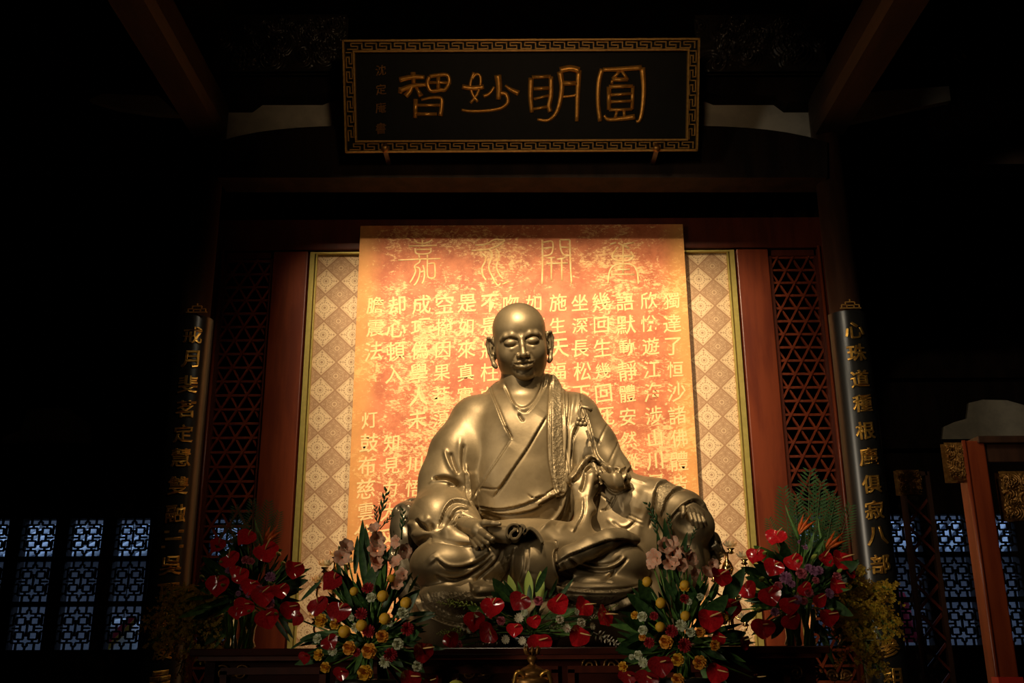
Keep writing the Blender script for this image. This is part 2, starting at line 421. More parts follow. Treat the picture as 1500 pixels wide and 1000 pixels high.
# couplet boards: a curved lacquered board wrapped on the column, gold characters on it
def board(side, text, ys, cx, size, top_py):
    xc = colx[side]; r0, r1 = .138, .172; face = -.0 if side == 'right' else .32
    ztop = P(cx(top_py), top_py, YC - .15).z
    root = empty('couplet_board', (xc, YC - .15, 0.9),
                 'black lacquered couplet board with gold characters on the %s column' % side, 'couplet board')
    b = MB(); A = math.radians(78); n = 24; vs = []
    for z in (0.75, ztop):
        for k in range(n + 1):
            a = -PI / 2 - A + 2 * A * k / n + face
            for r in (r0, r1): vs.append((xc + r * math.cos(a), YC + r * math.sin(a), z))
    m_ = 2 * (n + 1); fs = []
    for k in range(n):
        i = 2 * k
        fs += [(i + 1, i + 3, i + 3 + m_, i + 1 + m_), (i, i + m_, i + 2 + m_, i + 2), (i + m_, i + 1 + m_, i + 3 + m_, i + 2 + m_), (i, i + 2, i + 3, i + 1)]
    fs += [(0, 1, 1 + m_, m_), (2 * n, 2 * n + m_, 2 * n + 1 + m_, 2 * n + 1)]
    b.add(vs, fs); b.build('board', M['lacquer'], root, smooth=False)
    for f in root.children[0].data.polygons: f.use_smooth = True
    root.children[0].modifiers.new('e', 'EDGE_SPLIT').split_angle = math.radians(40)
    # crest hook
    hk = MB(); pc = P(cx(top_py - 8) - (8 if side == 'left' else -8) * 0, top_py - 4, YC - .18)
    for a in ([(-.075, 0), (-.075, .03), (-.04, .03), (-.04, .055), (0, .055), (.04, .055), (.04, .03), (.075, .03), (.075, 0)],
              [(-.03, 0), (-.03, .025), (.03, .025), (.03, 0)], [(0, .055), (0, .08)], [(-.09, 0), (.09, 0)]):
        for p_, q_ in zip(a[:-1], a[1:]):
            hk.bar((pc.x + p_[0], pc.y, pc.z + p_[1]), (pc.x + q_[0], pc.y, pc.z + q_[1]), .008, .01)
    hk.build('crest', M['gold_print'], root)
    for ch, py in zip(text, ys):
        g = glyph(ch, .018, .012, .008, .012)
        g.materials.append(M['gold']); g.name = 'character'
        p = P(cx(py), py, YC - .16)
        ang = face
        hs = size
        co = np.empty(len(g.vertices) * 3); g.vertices.foreach_get('co', co); co = co.reshape(-1, 3)
        # bend round the column
        xx = co[:, 0] * hs * 1.06; rr_ = r1 + co[:, 2] * .8 * hs * 1.6 + .006
        th = ang + xx / (r1 + .004)
        new = np.stack([rr_ * np.sin(th), -rr_ * np.cos(th), co[:, 1] * hs], 1) + np.array([xc, YC, p.z]) - np.array(root['_w'])
        g.vertices.foreach_set('co', new.ravel()); g.update()
        o = bpy.data.objects.new('character', g); COL.objects.link(o); o.parent = root
    return root
ysR = [484, 517, 555, 591, 631, 669, 709, 747, 785, 826, 868, 907, 948, 992]
ysL = [491, 526, 563, 599, 635, 670, 711, 752, 789, 828, 868, 909, 952, 997]
board('right', '心珠道種根塵俱寂八部龍天參祖', ysR, lambda y: 1250 + (y - 484) * .108, .150, 455)
board('left', '戒月斐茗定慧雙融三吳頂歸湊疊', ysL, lambda y: 284 - (y - 491) * .108, .150, 461)

# ------------------------------------------------------------------ beams above
b = MB()
def beam_between(x0, x1, Y, topf, botf, th, n=30):
    vs = []
    for i in range(n + 1):
        px = x0 + (x1 - x0) * i / n
        a = P(px, topf(px), Y); c = P(px, botf(px), Y)
        vs += [a, c, a + Vector((0, th, 0)), c + Vector((0, th, 0))]
    fs = []
    for i in range(n):
        q = i * 4
        fs += [(q, q + 1, q + 5, q + 4), (q + 2, q + 6, q + 7, q + 3), (q, q + 4, q + 6, q + 2), (q + 1, q + 3, q + 7, q + 5)]
    fs += [(0, 2, 3, 1), (n * 4, n * 4 + 1, n * 4 + 3, n * 4 + 2)]
    return MB().add(vs, fs)
arch = lambda px: 183 + 16 * (abs(px - 764) / 415) ** 6 + 0 * px
o = beam_between(318, 1212, 8.1, arch, lambda px: 260, .3)
o = struct('beam_moon', o, M['black_wood'])
field('wall_plaster_bay', [(320, 205), (320, 120), (1215, 115), (1215, 205)], 8.3, .08, M['plaster'])
o = beam_between(318, 1215, 8.12, lambda px: 105, lambda px: 139 + (13 * (1 if (360 < px < 0) else 0)) + (0 if 372 < px < 1150 else 11) - 6 * (1 if 480 < px < 1050 else 0), .35, 60)
struct('beam_upper', o, M['black_wood'])
# dark planked field between moon beam and screen header
b = MB()
for k in range(30):
    px0 = 318 + 29.9 * k
    a = P(px0 + .5, 225, 9.1); c = P(px0 + 29.4, 340, 9.1)
    b.bx(a.x, c.x, 9.1, 9.14, c.z, a.z)
o = struct('wall_planks', b, M['black_wood'])
# carved frieze above
def carved(name, x0, x1, y0, y1, Y, m, seed, label=None, cat=None, dep=.10, parent=None):
    nx, nz = 150, 60; r = np.random.default_rng(seed)
    a = P(x0, y0, Y); c = P(x1, y1, Y)
    X, Z = np.meshgrid(np.linspace(0, 1, nx), np.linspace(0, 1, nz), indexing='ij')
    H = np.zeros_like(X); asp = abs(c.x - a.x) / abs(a.z - c.z)
    for _ in range(26):
        cx, cz = r.uniform(0, 1), r.uniform(.1, .9); rr_ = r.uniform(.10, .22); tw = r.uniform(2, 4) * r.choice([-1, 1])
        dx = (X - cx) * asp; dz = Z - cz; d = np.hypot(dx, dz); th = np.arctan2(dz, dx)
        H = np.maximum(H, np.exp(-(d / rr_) ** 2) * (.55 + .45 * np.cos(3 * th + tw * 6 * d / rr_)))
    H *= np.minimum(1, np.minimum(Z, 1 - Z) * 8)
    vx = a.x + (c.x - a.x) * X; vz = c.z + (a.z - c.z) * Z; vy = Y - H * dep
    vs = np.stack([vx, vy, vz], -1).reshape(-1, 3)
    vs2 = [tuple(v) for v in vs] + [(a.x, Y + .06, c.z), (c.x, Y + .06, c.z), (c.x, Y + .06, a.z), (a.x, Y + .06, a.z)]
    fs = [(i * nz + j, (i + 1) * nz + j, (i + 1) * nz + j + 1, i * nz + j + 1) for i in range(nx - 1) for j in range(nz - 1)]
    B = len(vs); I = lambda i, j: i * nz + j
    fs += [(B, B + 3, B + 2, B + 1)]
    b = MB(); b.add(vs2, fs)
    o = b.build(name, m, parent, smooth=True)
    if parent is None: o['kind'] = 'structure'
    return o
M['carved'] = vary('dark_carved_wood', (0.02, 0.016, 0.013), (0.035, 0.026, 0.02), 9, .3)
carved('trim_2', 318, 505, 22, 104, 8.0, M['carved'], 1)
carved('trim_3', 1018, 1212, 22, 104, 8.0, M['carved'], 2)
carved('trim_4', -40, 255, 28, 104, 9.4, M['carved'], 3)
carved('trim_5', 1310, 1560, 22, 104, 9.4, M['carved'], 4)
# outer bays
field('wall_plaster_side_right', [(1240, 180), (1246, 140), (1290, 133), (1390, 126), (1393, 147), (1330, 160), (1272, 173)], 9.3, .08, M['plaster'])
field('wall_plaster_side_left', [(130, 146), (150, 137), (232, 140), (262, 168), (225, 166), (170, 158)], 9.3, .08, M['plaster'])
b = beam_between(-60, 285, 9.4, lambda px: 110, lambda px: 240, .3, 4); struct('beam_side_left', b, M['black_wood'])
b = beam_between(1240, 1560, 9.4, lambda px: 110, lambda px: 240, .3, 4); struct('beam_side_right', b, M['black_wood'])
# timber tie beams overhead running towards the viewer
for sx, side in ((-1, 'left'), (1, 'right')):
    x = colx[side]; z = P(1232, 190, YC).z
    b = MB()
    zc = z + .1; prof = [(-.13, -.2), (.13, -.2), (.17, -.12), (.17, .12), (.13, .2), (-.13, .2), (-.17, .12), (-.17, -.12)]
    vs = [(x + p[0], yy, zc + p[1]) for yy in (1.0, 8.15) for p in prof]
    b.add(vs, [(i, (i + 1) % 8, (i + 1) % 8 + 8, i + 8) for i in range(8)] + [tuple(range(8))[::-1], tuple(range(8, 16))])
    o = struct('beam_tie_%s' % side, b, M['tie_wood'])
    b = MB(); zc2 = z + 1.1; vs = [(x + p[0] * 1.2, yy, zc2 + p[1]) for yy in (1.0, 8.15) for p in prof]
    b.add(vs, [(i, (i + 1) % 8, (i + 1) % 8 + 8, i + 8) for i in range(8)] + [tuple(range(8))[::-1], tuple(range(8, 16))])
    struct('beam_tie_upper_%s' % side, b, M['black_wood'])

# ------------------------------------------------------------------ screen wall
YS = 9.0
scr = empty('screen_wall', (0, YS, 0), kind='structure')
def pbox(b, x0, x1, y0, y1, Y, th, zref=None):
    a = P(x0, y0, Y); c = P(x1, y1, Y); b.bx(a.x, c.x, Y, Y + th, c.z, a.z)
xL = P(455, 370, YS).x; xR = P(1075, 370, YS).x; ztopw = P(765, 368, YS).z
# header
hb = MB(); a = P(316, 322, YS - .03); c = P(1214, 364, YS - .03)
hb.bx(a.x, c.x, YS - .03, YS + .1, P(765, 366, YS).z, a.z)
hb.build('header_beam', M['deep_red_wood'], scr, bevel=.01)
# posts, lattices
def vx(px, py, Y=YS): return P(px, py, Y).x
segs = {'left': [(vx(402, 372), vx(452, 372)), (vx(330, 372), vx(400, 372)), (vx(300, 372), vx(330, 372))],
        'right': [(vx(1078, 372), vx(1124, 372)), (vx(1127, 372), vx(1195, 372)), (vx(1195, 372), vx(1225, 372))]}
for side in ('left', 'right'):
    wm = M['red_wood']
    (p0, p1), (l0, l1), (q0, q1) = segs[side]
    b = MB(); b.bx(p0, p1, YS - .03, YS + .08, .05, ztopw); b.build('post', wm, scr, bevel=.008)
    b = MB(); b.bx(q0, q1, YS - .10, YS + .08, .05, ztopw); b.build('post', M['deep_red_wood'], scr, bevel=.008)
    b = MB(); xx = q0 if side == 'right' else q1; b.tube([(xx, YS - .10, .05), (xx, YS - .10, ztopw)], .016, 8); b.build('bead_moulding', wm, scr, smooth=True)
    lat = MB(); lat.bx(l0 - .02, l1 + .02, YS - .0, YS + .06, ztopw - .06, ztopw); lat.bx(l0 - .02, l1 + .02, YS, YS + .06, 1.0, 1.1)
    for xx in (l0, l1): lat.bx(xx - .018, xx + .018, YS, YS + .06, 1.0, ztopw)
    lo = lat.build('lattice_frame', M['deep_red_wood'], scr)
    # triangular lattice: horizontals and two families of diagonals clipped to the opening
    Wd = l1 - l0; step = Wd / 3; hs = step * .866
    zlo, zhi = 1.1, ztopw - .06
    def clip(ax, az, dx, dz):
        t0, t1 = -99, 99
        for p, d, lo_, hi_ in ((ax, dx, l0, l1), (az, dz, zlo, zhi)):
            if abs(d) < 1e-9:
                if p < lo_ or p > hi_: return None
            else:
                u, v = (lo_ - p) / d, (hi_ - p) / d
                if u > v: u, v = v, u
                t0, t1 = max(t0, u), min(t1, v)
        if t1 - t0 < .05: return None
        return (ax + dx * t0, az + dz * t0), (ax + dx * t1, az + dz * t1)
    k = 0; z = zlo + hs
    while z < zhi:
        s_ = clip(l0, z, 1, 0)
        if s_:
            bb = MB(); bb.bar((s_[0][0], YS + .030, s_[0][1]), (s_[1][0], YS + .030, s_[1][1]), .022, .024); bb.build('lattice_bar', wm, lo)
        z += hs
    for dirn, yy in ((1, .018), (-1, .042)):
        for k in range(-8, 34):
            z0 = zlo + k * 2 * hs
            s_ = clip((l0 if dirn > 0 else l1), z0, dirn * step / 2, hs)
            if s_:
                bb = MB(); bb.bar((s_[0][0], YS + yy, s_[0][1]), (s_[1][0], YS + yy, s_[1][1]), .019, .022); bb.build('lattice_bar', wm, lo)

# wallpaper
def wallpaper():
    m, nt, bs = mat('patterned_wallpaper', (.8, .6, .4), .65)
    sep = nt.nodes.new('ShaderNodeSeparateXYZ'); nt.links.new(coords(nt), sep.inputs[0])
    x = N(nt, sep.outputs[0]); z = N(nt, sep.outputs[2])
    sx, sz = .278, .272
    X = x / sx; Z = z / sz
    A = X + Z + .15; B = X - Z + .37
    ia, ib = A.floor(), B.floor()
    fa, fb = A - ia - .5, B - ib - .5
    par = ((ia + ib) * .5); par = (par - par.floor()).gt(.25)
    dx = (fa + fb) * .5; dz = (fa - fb) * .5
    r = (dx * dx + dz * dz).sqrt() * 2.0            # 1 = corner of the diamond
    th = dz.at2(dx)
    edge = fa.abs().mx(fb.abs()).gt(.462)
    inner = fa.abs().mx(fb.abs()).band(.415, .432)
    dots = r.band(.36, .44) * (th * 16).sin().gt(-.1)
    med = r.lt(.09).mx(r.band(.17, .20)).mx(dots).mx(r.band(.55, .575) * (th * 4).sin().abs().lt(.75))
    # four corner dots
    cdx = dx.abs() - .36; cdz = dz.abs() - .36
    cd_ = ((cdx * cdx + dz * dz).sqrt().lt(.032)).mx((cdz * cdz + dx * dx).sqrt().lt(.032))
    spk = (dx.abs().lt(.012) + dz.abs().lt(.012)).gt(.5) * r.band(.44, .62)
    med = med.mx(cd_).mx(spk)
    cv = nt.nodes.new('ShaderNodeCombineXYZ'); nt.links.new(dx.abs().k, cv.inputs[0]); nt.links.new(dz.abs().k, cv.inputs[1])
    nz = noise(nt, 13, 2, .5, cv.outputs[0], .8)
    sw = ((nz * 22).sin()).gt(.25) * r.band(.28, .9)
    orn = (sw * .75).mx(r.band(.10, .18)).mx(r.band(.24, .27) * .6)
    lightc = (.76, .55, .31); brown = (.43, .245, .125)
    c1 = mixc(nt, med, lightc, brown)
    c2 = mixc(nt, orn, brown, (.66, .45, .25))
    c = mixc(nt, par, c1, c2)
    c = mixc(nt, edge.mx(inner * .6), c, (.40, .215, .105))
    nt.links.new(c, bs.inputs['Base Color'])
    return m
M['wallpaper'] = wallpaper()
b = MB(); b.bx(xL, xR, YS + .04, YS + .07, .05, ztopw); wp = b.build('wallpaper', M['wallpaper'], scr)
b = MB()
for xx, s_ in ((xL, 1), (xR, -1)):
    b.bx(xx - .0 * s_, xx + .045 * s_, YS - .015, YS + .04, .05, ztopw)
    b.bx(xx + .055 * s_, xx + .068 * s_, YS + .0, YS + .04, .05, ztopw)
b.bx(xL, xR, YS - .01, YS + .04, ztopw - .018, ztopw)
b.build('gilt_trim', M['gold_trim'], scr)

# ------------------------------------------------------------------ calligraphy panel
YP = 8.90
def panel_mat():
    m, nt, bs = mat('mottled_orange_panel', (.6, .15, .04), .62)
    oc = coords(nt)
    big = noise(nt, 1.6, 6, .62, oc, .5)
    fine = noise(nt, 9.0, 8, .72, scaled(nt, oc, (1, 1, 1.6)), 1.4)
    vf = noise(nt, 34, 6, .75, scaled(nt, oc, (.8, 1, 1.8)), .6)
    f = ramp(nt, big * .42 + fine * .42 + vf * .36, .605, .665)
    base = mixc(nt, ramp(nt, noise(nt, 5, 6, .7, oc), .35, .65), (.44, .105, .034), (.66, .20, .075))
    gold = mixc(nt, vf, (.78, .42, .14), (.92, .64, .30))
    c = mixc(nt, f * ramp(nt, vf, .30, .55), base, gold)
    # gilt wear down both side margins of the sheet
    sep = nt.nodes.new('ShaderNodeSeparateXYZ'); nt.links.new(oc, sep.inputs[0])
    e = ramp(nt, N(nt, sep.outputs[0]).abs() + big * .22, 1.40, 1.62)
    c = mixc(nt, e * .55, c, (.80, .42, .10))
    nt.links.new(c, bs.inputs['Base Color'])
    bump(nt, bs, fine, .12, .01)
    return m
pl, pr = P(528, 331, YP), P(1000, 328, YP)
pcx = (pl.x + pr.x) / 2
panel = empty('calligraphy_panel', (pcx, YP, 1.56), 'tall orange and gold mottled panel of calligraphy behind the statue', 'panel')
b = MB(); b.bx(pl.x, pr.x, YP, YP + .06, 1.58, (pl.z + pr.z) / 2); b.build('sheet', panel_mat(), panel)
for xx in (pl.x + .35, pr.x - .35):
    b = MB(); b.bx(xx - .04, xx + .04, YP + .06, YS + .039, 4.2, 4.3); b.build('bracket', M['dark_wood'], panel)
b = MB(); b.bx(pl.x, pr.x, YP - .0, YP + .1, 1.5, 1.58); b.build('foot_rail', M['dark_wood'], panel)
cols = [(984, 436, '獨達了恒沙諸佛體皆同'), (950, 436, '欣悅遊江海涉山川尋師訪'), (915, 438, '語默動靜體安然縱遇鋒刀'), (881, 438, '幾回生幾回死生死悠悠'),
        (850, 439, '坐深長松下寂寂靜居'), (816, 439, '施生天福猶如仰箭射'), (783, 440, '如何幻化'), (749, 440, '吻了則業'), (717, 440, '不是將柱虛空'), (683, 440, '是如來真實得成正'),
        (651, 441, '空撥因果莽蕩招殃禍'), (617, 442, '成巧偽學人未　川悟修行'), (583, 443, '却心頓入　　知見力大丈夫'), (551, 443, '膽震法　　灯鼓布慈雲兮灑')]
gcache = {}
for i, (cx, y0, s) in enumerate(cols):
    y = y0
    for j, ch in enumerate(s):
        py = y0 + 4 + j * 33.6 + (cx > 840) * 0
        xx = cx + (cx - 764) * .095 * (py - 440) / 400
        if ch == '　' or py > 800: continue
        g = glyph(ch, .004, 0, .009, .010, 2); g.name = 'character'
        g.materials.append(M['ink_gold'])
        p = P(xx + random.uniform(-1.5, 1.5), py, YP - .0005)
        sc = 26.5 * PX(YP, p.z) * random.uniform(.90, 1.10)
        inst(g, 'character', panel, Matrix.Translation(p) @ Matrix.Rotation(PI / 2, 4, 'X') @ Matrix.Rotation(random.uniform(-.05, .05), 4, 'Z') @ Matrix.Diagonal((sc * .95, sc * 1.02, .4, 1)))
def stroke_char(strokes, tr, Y, rad, m, parent, tilt=None, seg=8, flat=1.0, name='character', depthf=None):
    b = MB()
    for st in strokes:
        rr_ = None
        if isinstance(st, tuple): st, rr_ = st
        pts = [tr(x, y) for x, y in st]
        sm = spline(pts, 5) if len(pts) > 2 else [np.array(p, float) for p in pts]
        n = len(sm)
        r0_, r1_ = rr_ if rr_ else (rad, rad)
        rs = [(r0_ + (r1_ - r0_) * i / max(1, n - 1)) for i in range(n)]
        YY = (lambda py: Y) if depthf is None else depthf
        w3 = [P(p[0], p[1], YY(p[1])) for p in sm]
        b.tube(w3, [r * PX(Y, w3[0].z) for r in rs], seg, True, flat)
    return b.build(name, m, parent, smooth=True)
T1 = lambda x, y: (580 + x / 7.5, 335 + y / 7.5)
T2 = lambda x, y: (780 + x / 7.5, 335 + y / 7.5)
stroke_char([[(200, 115), (230, 150), (290, 160), (350, 150), (400, 120)], [(290, 125), (290, 185)], [(140, 190), (450, 182)],
             [(210, 215), (215, 260), (250, 278), (340, 275), (380, 255), (385, 210)], [(225, 228), (375, 226)], [(250, 285), (260, 330)], [(345, 285), (345, 330)],
             [(25, 345), (250, 335), (490, 328)], [(265, 340), (255, 370), (205, 410), (215, 470), (180, 550), (150, 595)], [(215, 420), (260, 440), (255, 520), (225, 590), (195, 625)],
             [(295, 400), (315, 480), (305, 560), (285, 605)], [(345, 340), (345, 500), (370, 540), (420, 535), (430, 480), (425, 380)], [(350, 385), (425, 375)], [(255, 480), (310, 465)]],
            T1, YP - .001, 1.25, M['ink_gold'], panel, flat=.3)
stroke_char([[(870, 180), (1000, 165), (1080, 120), (1195, 125)], [(1195, 125), (1130, 180), (1010, 225), (830, 240)], [(945, 270), (985, 310), (975, 370), (945, 430), (955, 510), (990, 565)],
             [(1025, 225), (1055, 280), (1035, 360), (1020, 430), (1060, 530), (1115, 620), (1150, 600)], [(1095, 220), (1130, 270), (1120, 350), (1105, 420), (1135, 500), (1180, 555)], [(1170, 610), (1235, 580)]],
            T1, YP - .001, 1.35, M['ink_gold'], panel, flat=.3)
stroke_char([[(108, 120), (110, 400), (105, 610)], [(112, 150), (215, 140), (222, 240), (190, 285), (115, 300)], [(115, 215), (215, 205)], [(300, 120), (410, 120)], [(410, 120), (418, 400), (430, 605)],
             [(300, 125), (310, 220), (345, 285), (415, 295)], [(305, 200), (410, 205)], [(165, 320), (250, 315)], [(150, 382), (390, 376)], [(270, 335), (360, 320)], [(208, 325), (208, 570)], [(320, 325), (325, 570)]],
            T2, YP - .001, 1.35, M['ink_gold'], panel, flat=.3)
stroke_char([[(850, 170), (920, 150)], [(1000, 170), (1110, 150)], [(940, 200), (880, 280), (890, 330), (960, 350), (1060, 345), (1105, 300), (1080, 250)], [(995, 180), (995, 490)], [(885, 300), (1100, 300)],
             [(830, 605), (845, 480), (890, 410), (1000, 385), (1100, 400), (1150, 470), (1165, 610)], [(930, 450), (1070, 445)], [(870, 500), (1120, 500)], [(940, 155), (1060, 215)]],
            T2, YP - .001, 1.35, M['ink_gold'], panel, flat=.3)

# ------------------------------------------------------------------ plaque
YT, YBm = 7.45, 7.85       # top leans forward
def ply(py): return YBm + (YT - YBm) * (222 - py) / 165.0
c00, c10, c11, c01 = P(508, 223, YBm), P(1020, 222, YBm), P(1027, 56, YT), P(500, 59, YT)
plq = empty('name_plaque', (0, 7.7, c00.z), 'black hanging plaque with four gold characters and a gold meander border', 'plaque')
cx_ = (c00.x + c10.x) / 2; wB = (c10.x - c00.x); zB = (c00.z + c10.z) / 2; zT = (c11.z + c01.z) / 2
up = Vector((0, YT - YBm, zT - zB)); Hh = up.length; up.normalize(); nrm = Vector((0, -up.z, up.y)).normalized()  # toward viewer
if nrm.y > 0: nrm = -nrm
Wp = ((c10.x - c00.x) + (c11.x - c01.x)) / 2
MP = Matrix((( 1, 0, 0), tuple(-nrm), tuple(up))).transposed().to_4x4()   # local x, depth(away), up
MP = Matrix.Translation((cx_, YBm, zB)) @ MP
def pl_build(mb, name, m, **k):
    mb.v = [tuple(MP @ Vector(v)) for v in mb.v]; return mb.build(name, m, plq, **k)
b = MB(); b.bx(-Wp / 2, Wp / 2, .02, .08, 0, Hh); pl_build(b, 'board', M['plaque_black'])
fw = .105
b = MB()
for (x0, x1, z0, z1) in ((-Wp / 2, Wp / 2, 0, .016), (-Wp / 2, Wp / 2, Hh - .016, Hh), (-Wp / 2, -Wp / 2 + .016, 0, Hh), (Wp / 2 - .016, Wp / 2, 0, Hh),
                         (-Wp / 2 + fw - .016, Wp / 2 - fw + .016, fw - .016, fw), (-Wp / 2 + fw - .016, Wp / 2 - fw + .016, Hh - fw, Hh - fw + .016),
                         (-Wp / 2 + fw - .016, -Wp / 2 + fw, fw, Hh - fw), (Wp / 2 - fw, Wp / 2 - fw + .016, fw, Hh - fw)):
    b.bx(x0, x1, -.025, .02, z0, z1)
pl_build(b, 'frame', M['gold_print'])
b = MB()
def meander(p0, dirx, nz_, n, L):
    u = L / n; hgt = fw - .055
    for k in range(n):
        # interlocking key units
        pts = [(0, .0), (.62, .0), (.62, .45), (.30, .45), (.30, 1), (1.0, 1), (1.0, .45), (1.0, .0)]
        pts = [(0.0, 0.0), (.70, 0.0), (.70, .5), (.25, .5), (.25, 1.0), (1.0, 1.0), (1.0, 0.0)]
        q = [Vector((p0[0], 0, p0[1])) + dirx * ((k + a) * u) + nz_ * (c * hgt) for a, c in pts]
        for s_, e_ in zip(q[:-1], q[1:]):
            ex = (e_ - s_).normalized() * .004
            b.bar(s_ - ex + Vector((0, .008, 0)), e_ + ex + Vector((0, .008, 0)), .0095, .016)
ex_, ez_ = Vector((1, 0, 0)), Vector((0, 0, 1))
meander((-Wp / 2 + .04, .028), ex_, ez_, 24, Wp - .08); meander((-Wp / 2 + .04, Hh - fw + .028), ex_, ez_, 24, Wp - .08)
meander((-Wp / 2 + .028, fw + .0), ez_, ex_, 6, Hh - 2 * fw); meander((Wp / 2 - fw + .028, fw + .0), ez_, ex_, 6, Hh - 2 * fw)
mo = pl_build(b, 'meander_border', M['gold_print'])
chars4 = {
 'a': [([(585, 117), (603, 113), (622, 113)], (3.2, 2.2)), ([(585, 133), (603, 126), (625, 124)], (3, 2)), ([(605, 106), (606, 122)], (3, 2.2)), ([(604, 124), (600, 134), (594, 141)], (2.2, 3)), ([(587, 128), (586, 137)], (2.4, 2.4)),
       ([(609, 127), (617, 141)], (1, 2.8)), ([(629, 112), (626, 122), (631, 133), (645, 132), (652, 131), (658, 120), (655, 110), (642, 110), (629, 112)], (2, 2)),
       ([(626, 121), (661, 121)], (1.6, 1.6)), ([(642, 110), (642, 132)], (2, 2)), ([(609, 145), (608, 173)], (2.4, 2.2)), ([(617, 146), (632, 143), (646, 144), (647, 156), (645, 170)], (1.2, 2.6)), ([(608, 154), (645, 154)], (1.6, 1.6)), ([(608, 167), (640, 167)], (2, 1.8))],
 'b': [([(694, 106), (690, 118), (689, 128), (693, 140), (700, 149)], (1.5, 1.5)), ([(691, 116), (697, 109), (703, 111), (704, 122), (699, 138), (689, 151)], (1.6, 1.4)), ([(677, 127), (692, 129), (709, 127)], (2.8, 2.6)),
       ([(729, 110), (731, 128), (730, 146)], (4, 2.6)), ([(733, 136), (741, 138), (744, 149), (735, 158), (715, 162), (690, 163), (676, 161)], (2.4, 1.3)), ([(724, 127), (717, 137), (708, 141)], (1.3, 2)), ([(740, 125), (748, 131), (760, 137)], (1, 3.4))],
 'c': [([(778, 114), (777, 140), (779, 165)], (3, 2.2)), ([(779, 113), (807, 112)], (2, 2)), ([(807, 112), (807, 140), (804, 155), (806, 164)], (2.4, 2.4)), ([(782, 130), (804, 129)], (2, 2)), ([(782, 145), (804, 140)], (1.3, 1.5)), ([(780, 160), (803, 156)], (1.6, 1.6)),
       ([(820, 105), (823, 125), (821, 145), (815, 165), (803, 176), (787, 175)], (3.2, 1.3)), ([(820, 103), (835, 100), (849, 103)], (3.6, 3.6)), ([(848, 103), (846, 140), (845, 178)], (3, 2)), ([(823, 122), (846, 122)], (2.8, 2.4)), ([(822, 142), (840, 140), (845, 137)], (1.2, 1.4))],
 'd': [([(882, 101), (877, 120), (876, 150), (879, 178)], (2.6, 2.2)), ([(883, 102), (910, 101), (940, 99)], (2.2, 3)), ([(941, 99), (943, 130), (941, 160), (937, 176), (932, 178)], (3, 1.5)), ([(909, 103), (897, 116)], (1.6, 1.8)), ([(897, 116), (920, 117)], (2.4, 2)), ([(920, 117), (910, 103)], (1.6, 1.6)), ([(897, 117), (896, 123)], (1.4, 1.4)),
       ([(892, 127), (927, 126)], (2.2, 2)), ([(927, 126), (926, 160)], (1.8, 1.8)), ([(926, 160), (892, 161)], (1.6, 1.8)), ([(892, 161), (892, 127)], (2.2, 2.4)), ([(895, 139), (925, 137)], (1.6, 1.6)), ([(895, 149), (925, 148)], (1.6, 1.6)),
       ([(904, 162), (901, 173)], (1.5, 1.5)), ([(914, 161), (915, 173)], (1.6, 1.6)), ([(885, 169), (891, 175), (910, 174), (930, 171)], (1.4, 3))]}
for k_, st in chars4.items():
    stroke_char([(p_, (a_ * 1.3 + .3, b_ * 1.3 + .3)) for p_, (a_, b_) in st], lambda x, y: (x, y), YBm, 2, M['gold_relief'], plq, depthf=lambda py: ply(py) + .012, seg=10, flat=.8)
for ch, py in zip('沈定庵書', (103, 131, 158, 188)):
    g = glyph(ch, .01, .004, .004, .02); g.materials.append(M['old_gold']); g.name = 'character'
    p = P(558, py, ply(py) + .008); sc = 15 * PX(7.7, 6)
    inst(g, 'signature_character', plq, Matrix.Translation(p) @ MP.to_3x3().to_4x4() @ Matrix.Rotation(PI / 2, 4, 'X') @ Matrix.Diagonal((sc, sc, .6, 1)))
for px in (564, 962):
    b = MB(); p = P(px, 218, ply(218) - .03); b.lathe([(.005, -.03), (.022, -.02), (.035, 0), (.03, .02), (.012, .03), (.02, .045), (.004, .05)], p, 12); b.build('hanger', M['old_gold'], plq, smooth=True)
    b = MB(); b.bx(p.x - .02, p.x + .02, p.y, 8.12, p.z - .01, p.z + .02); b.build('hook', M['dark_wood'], plq)
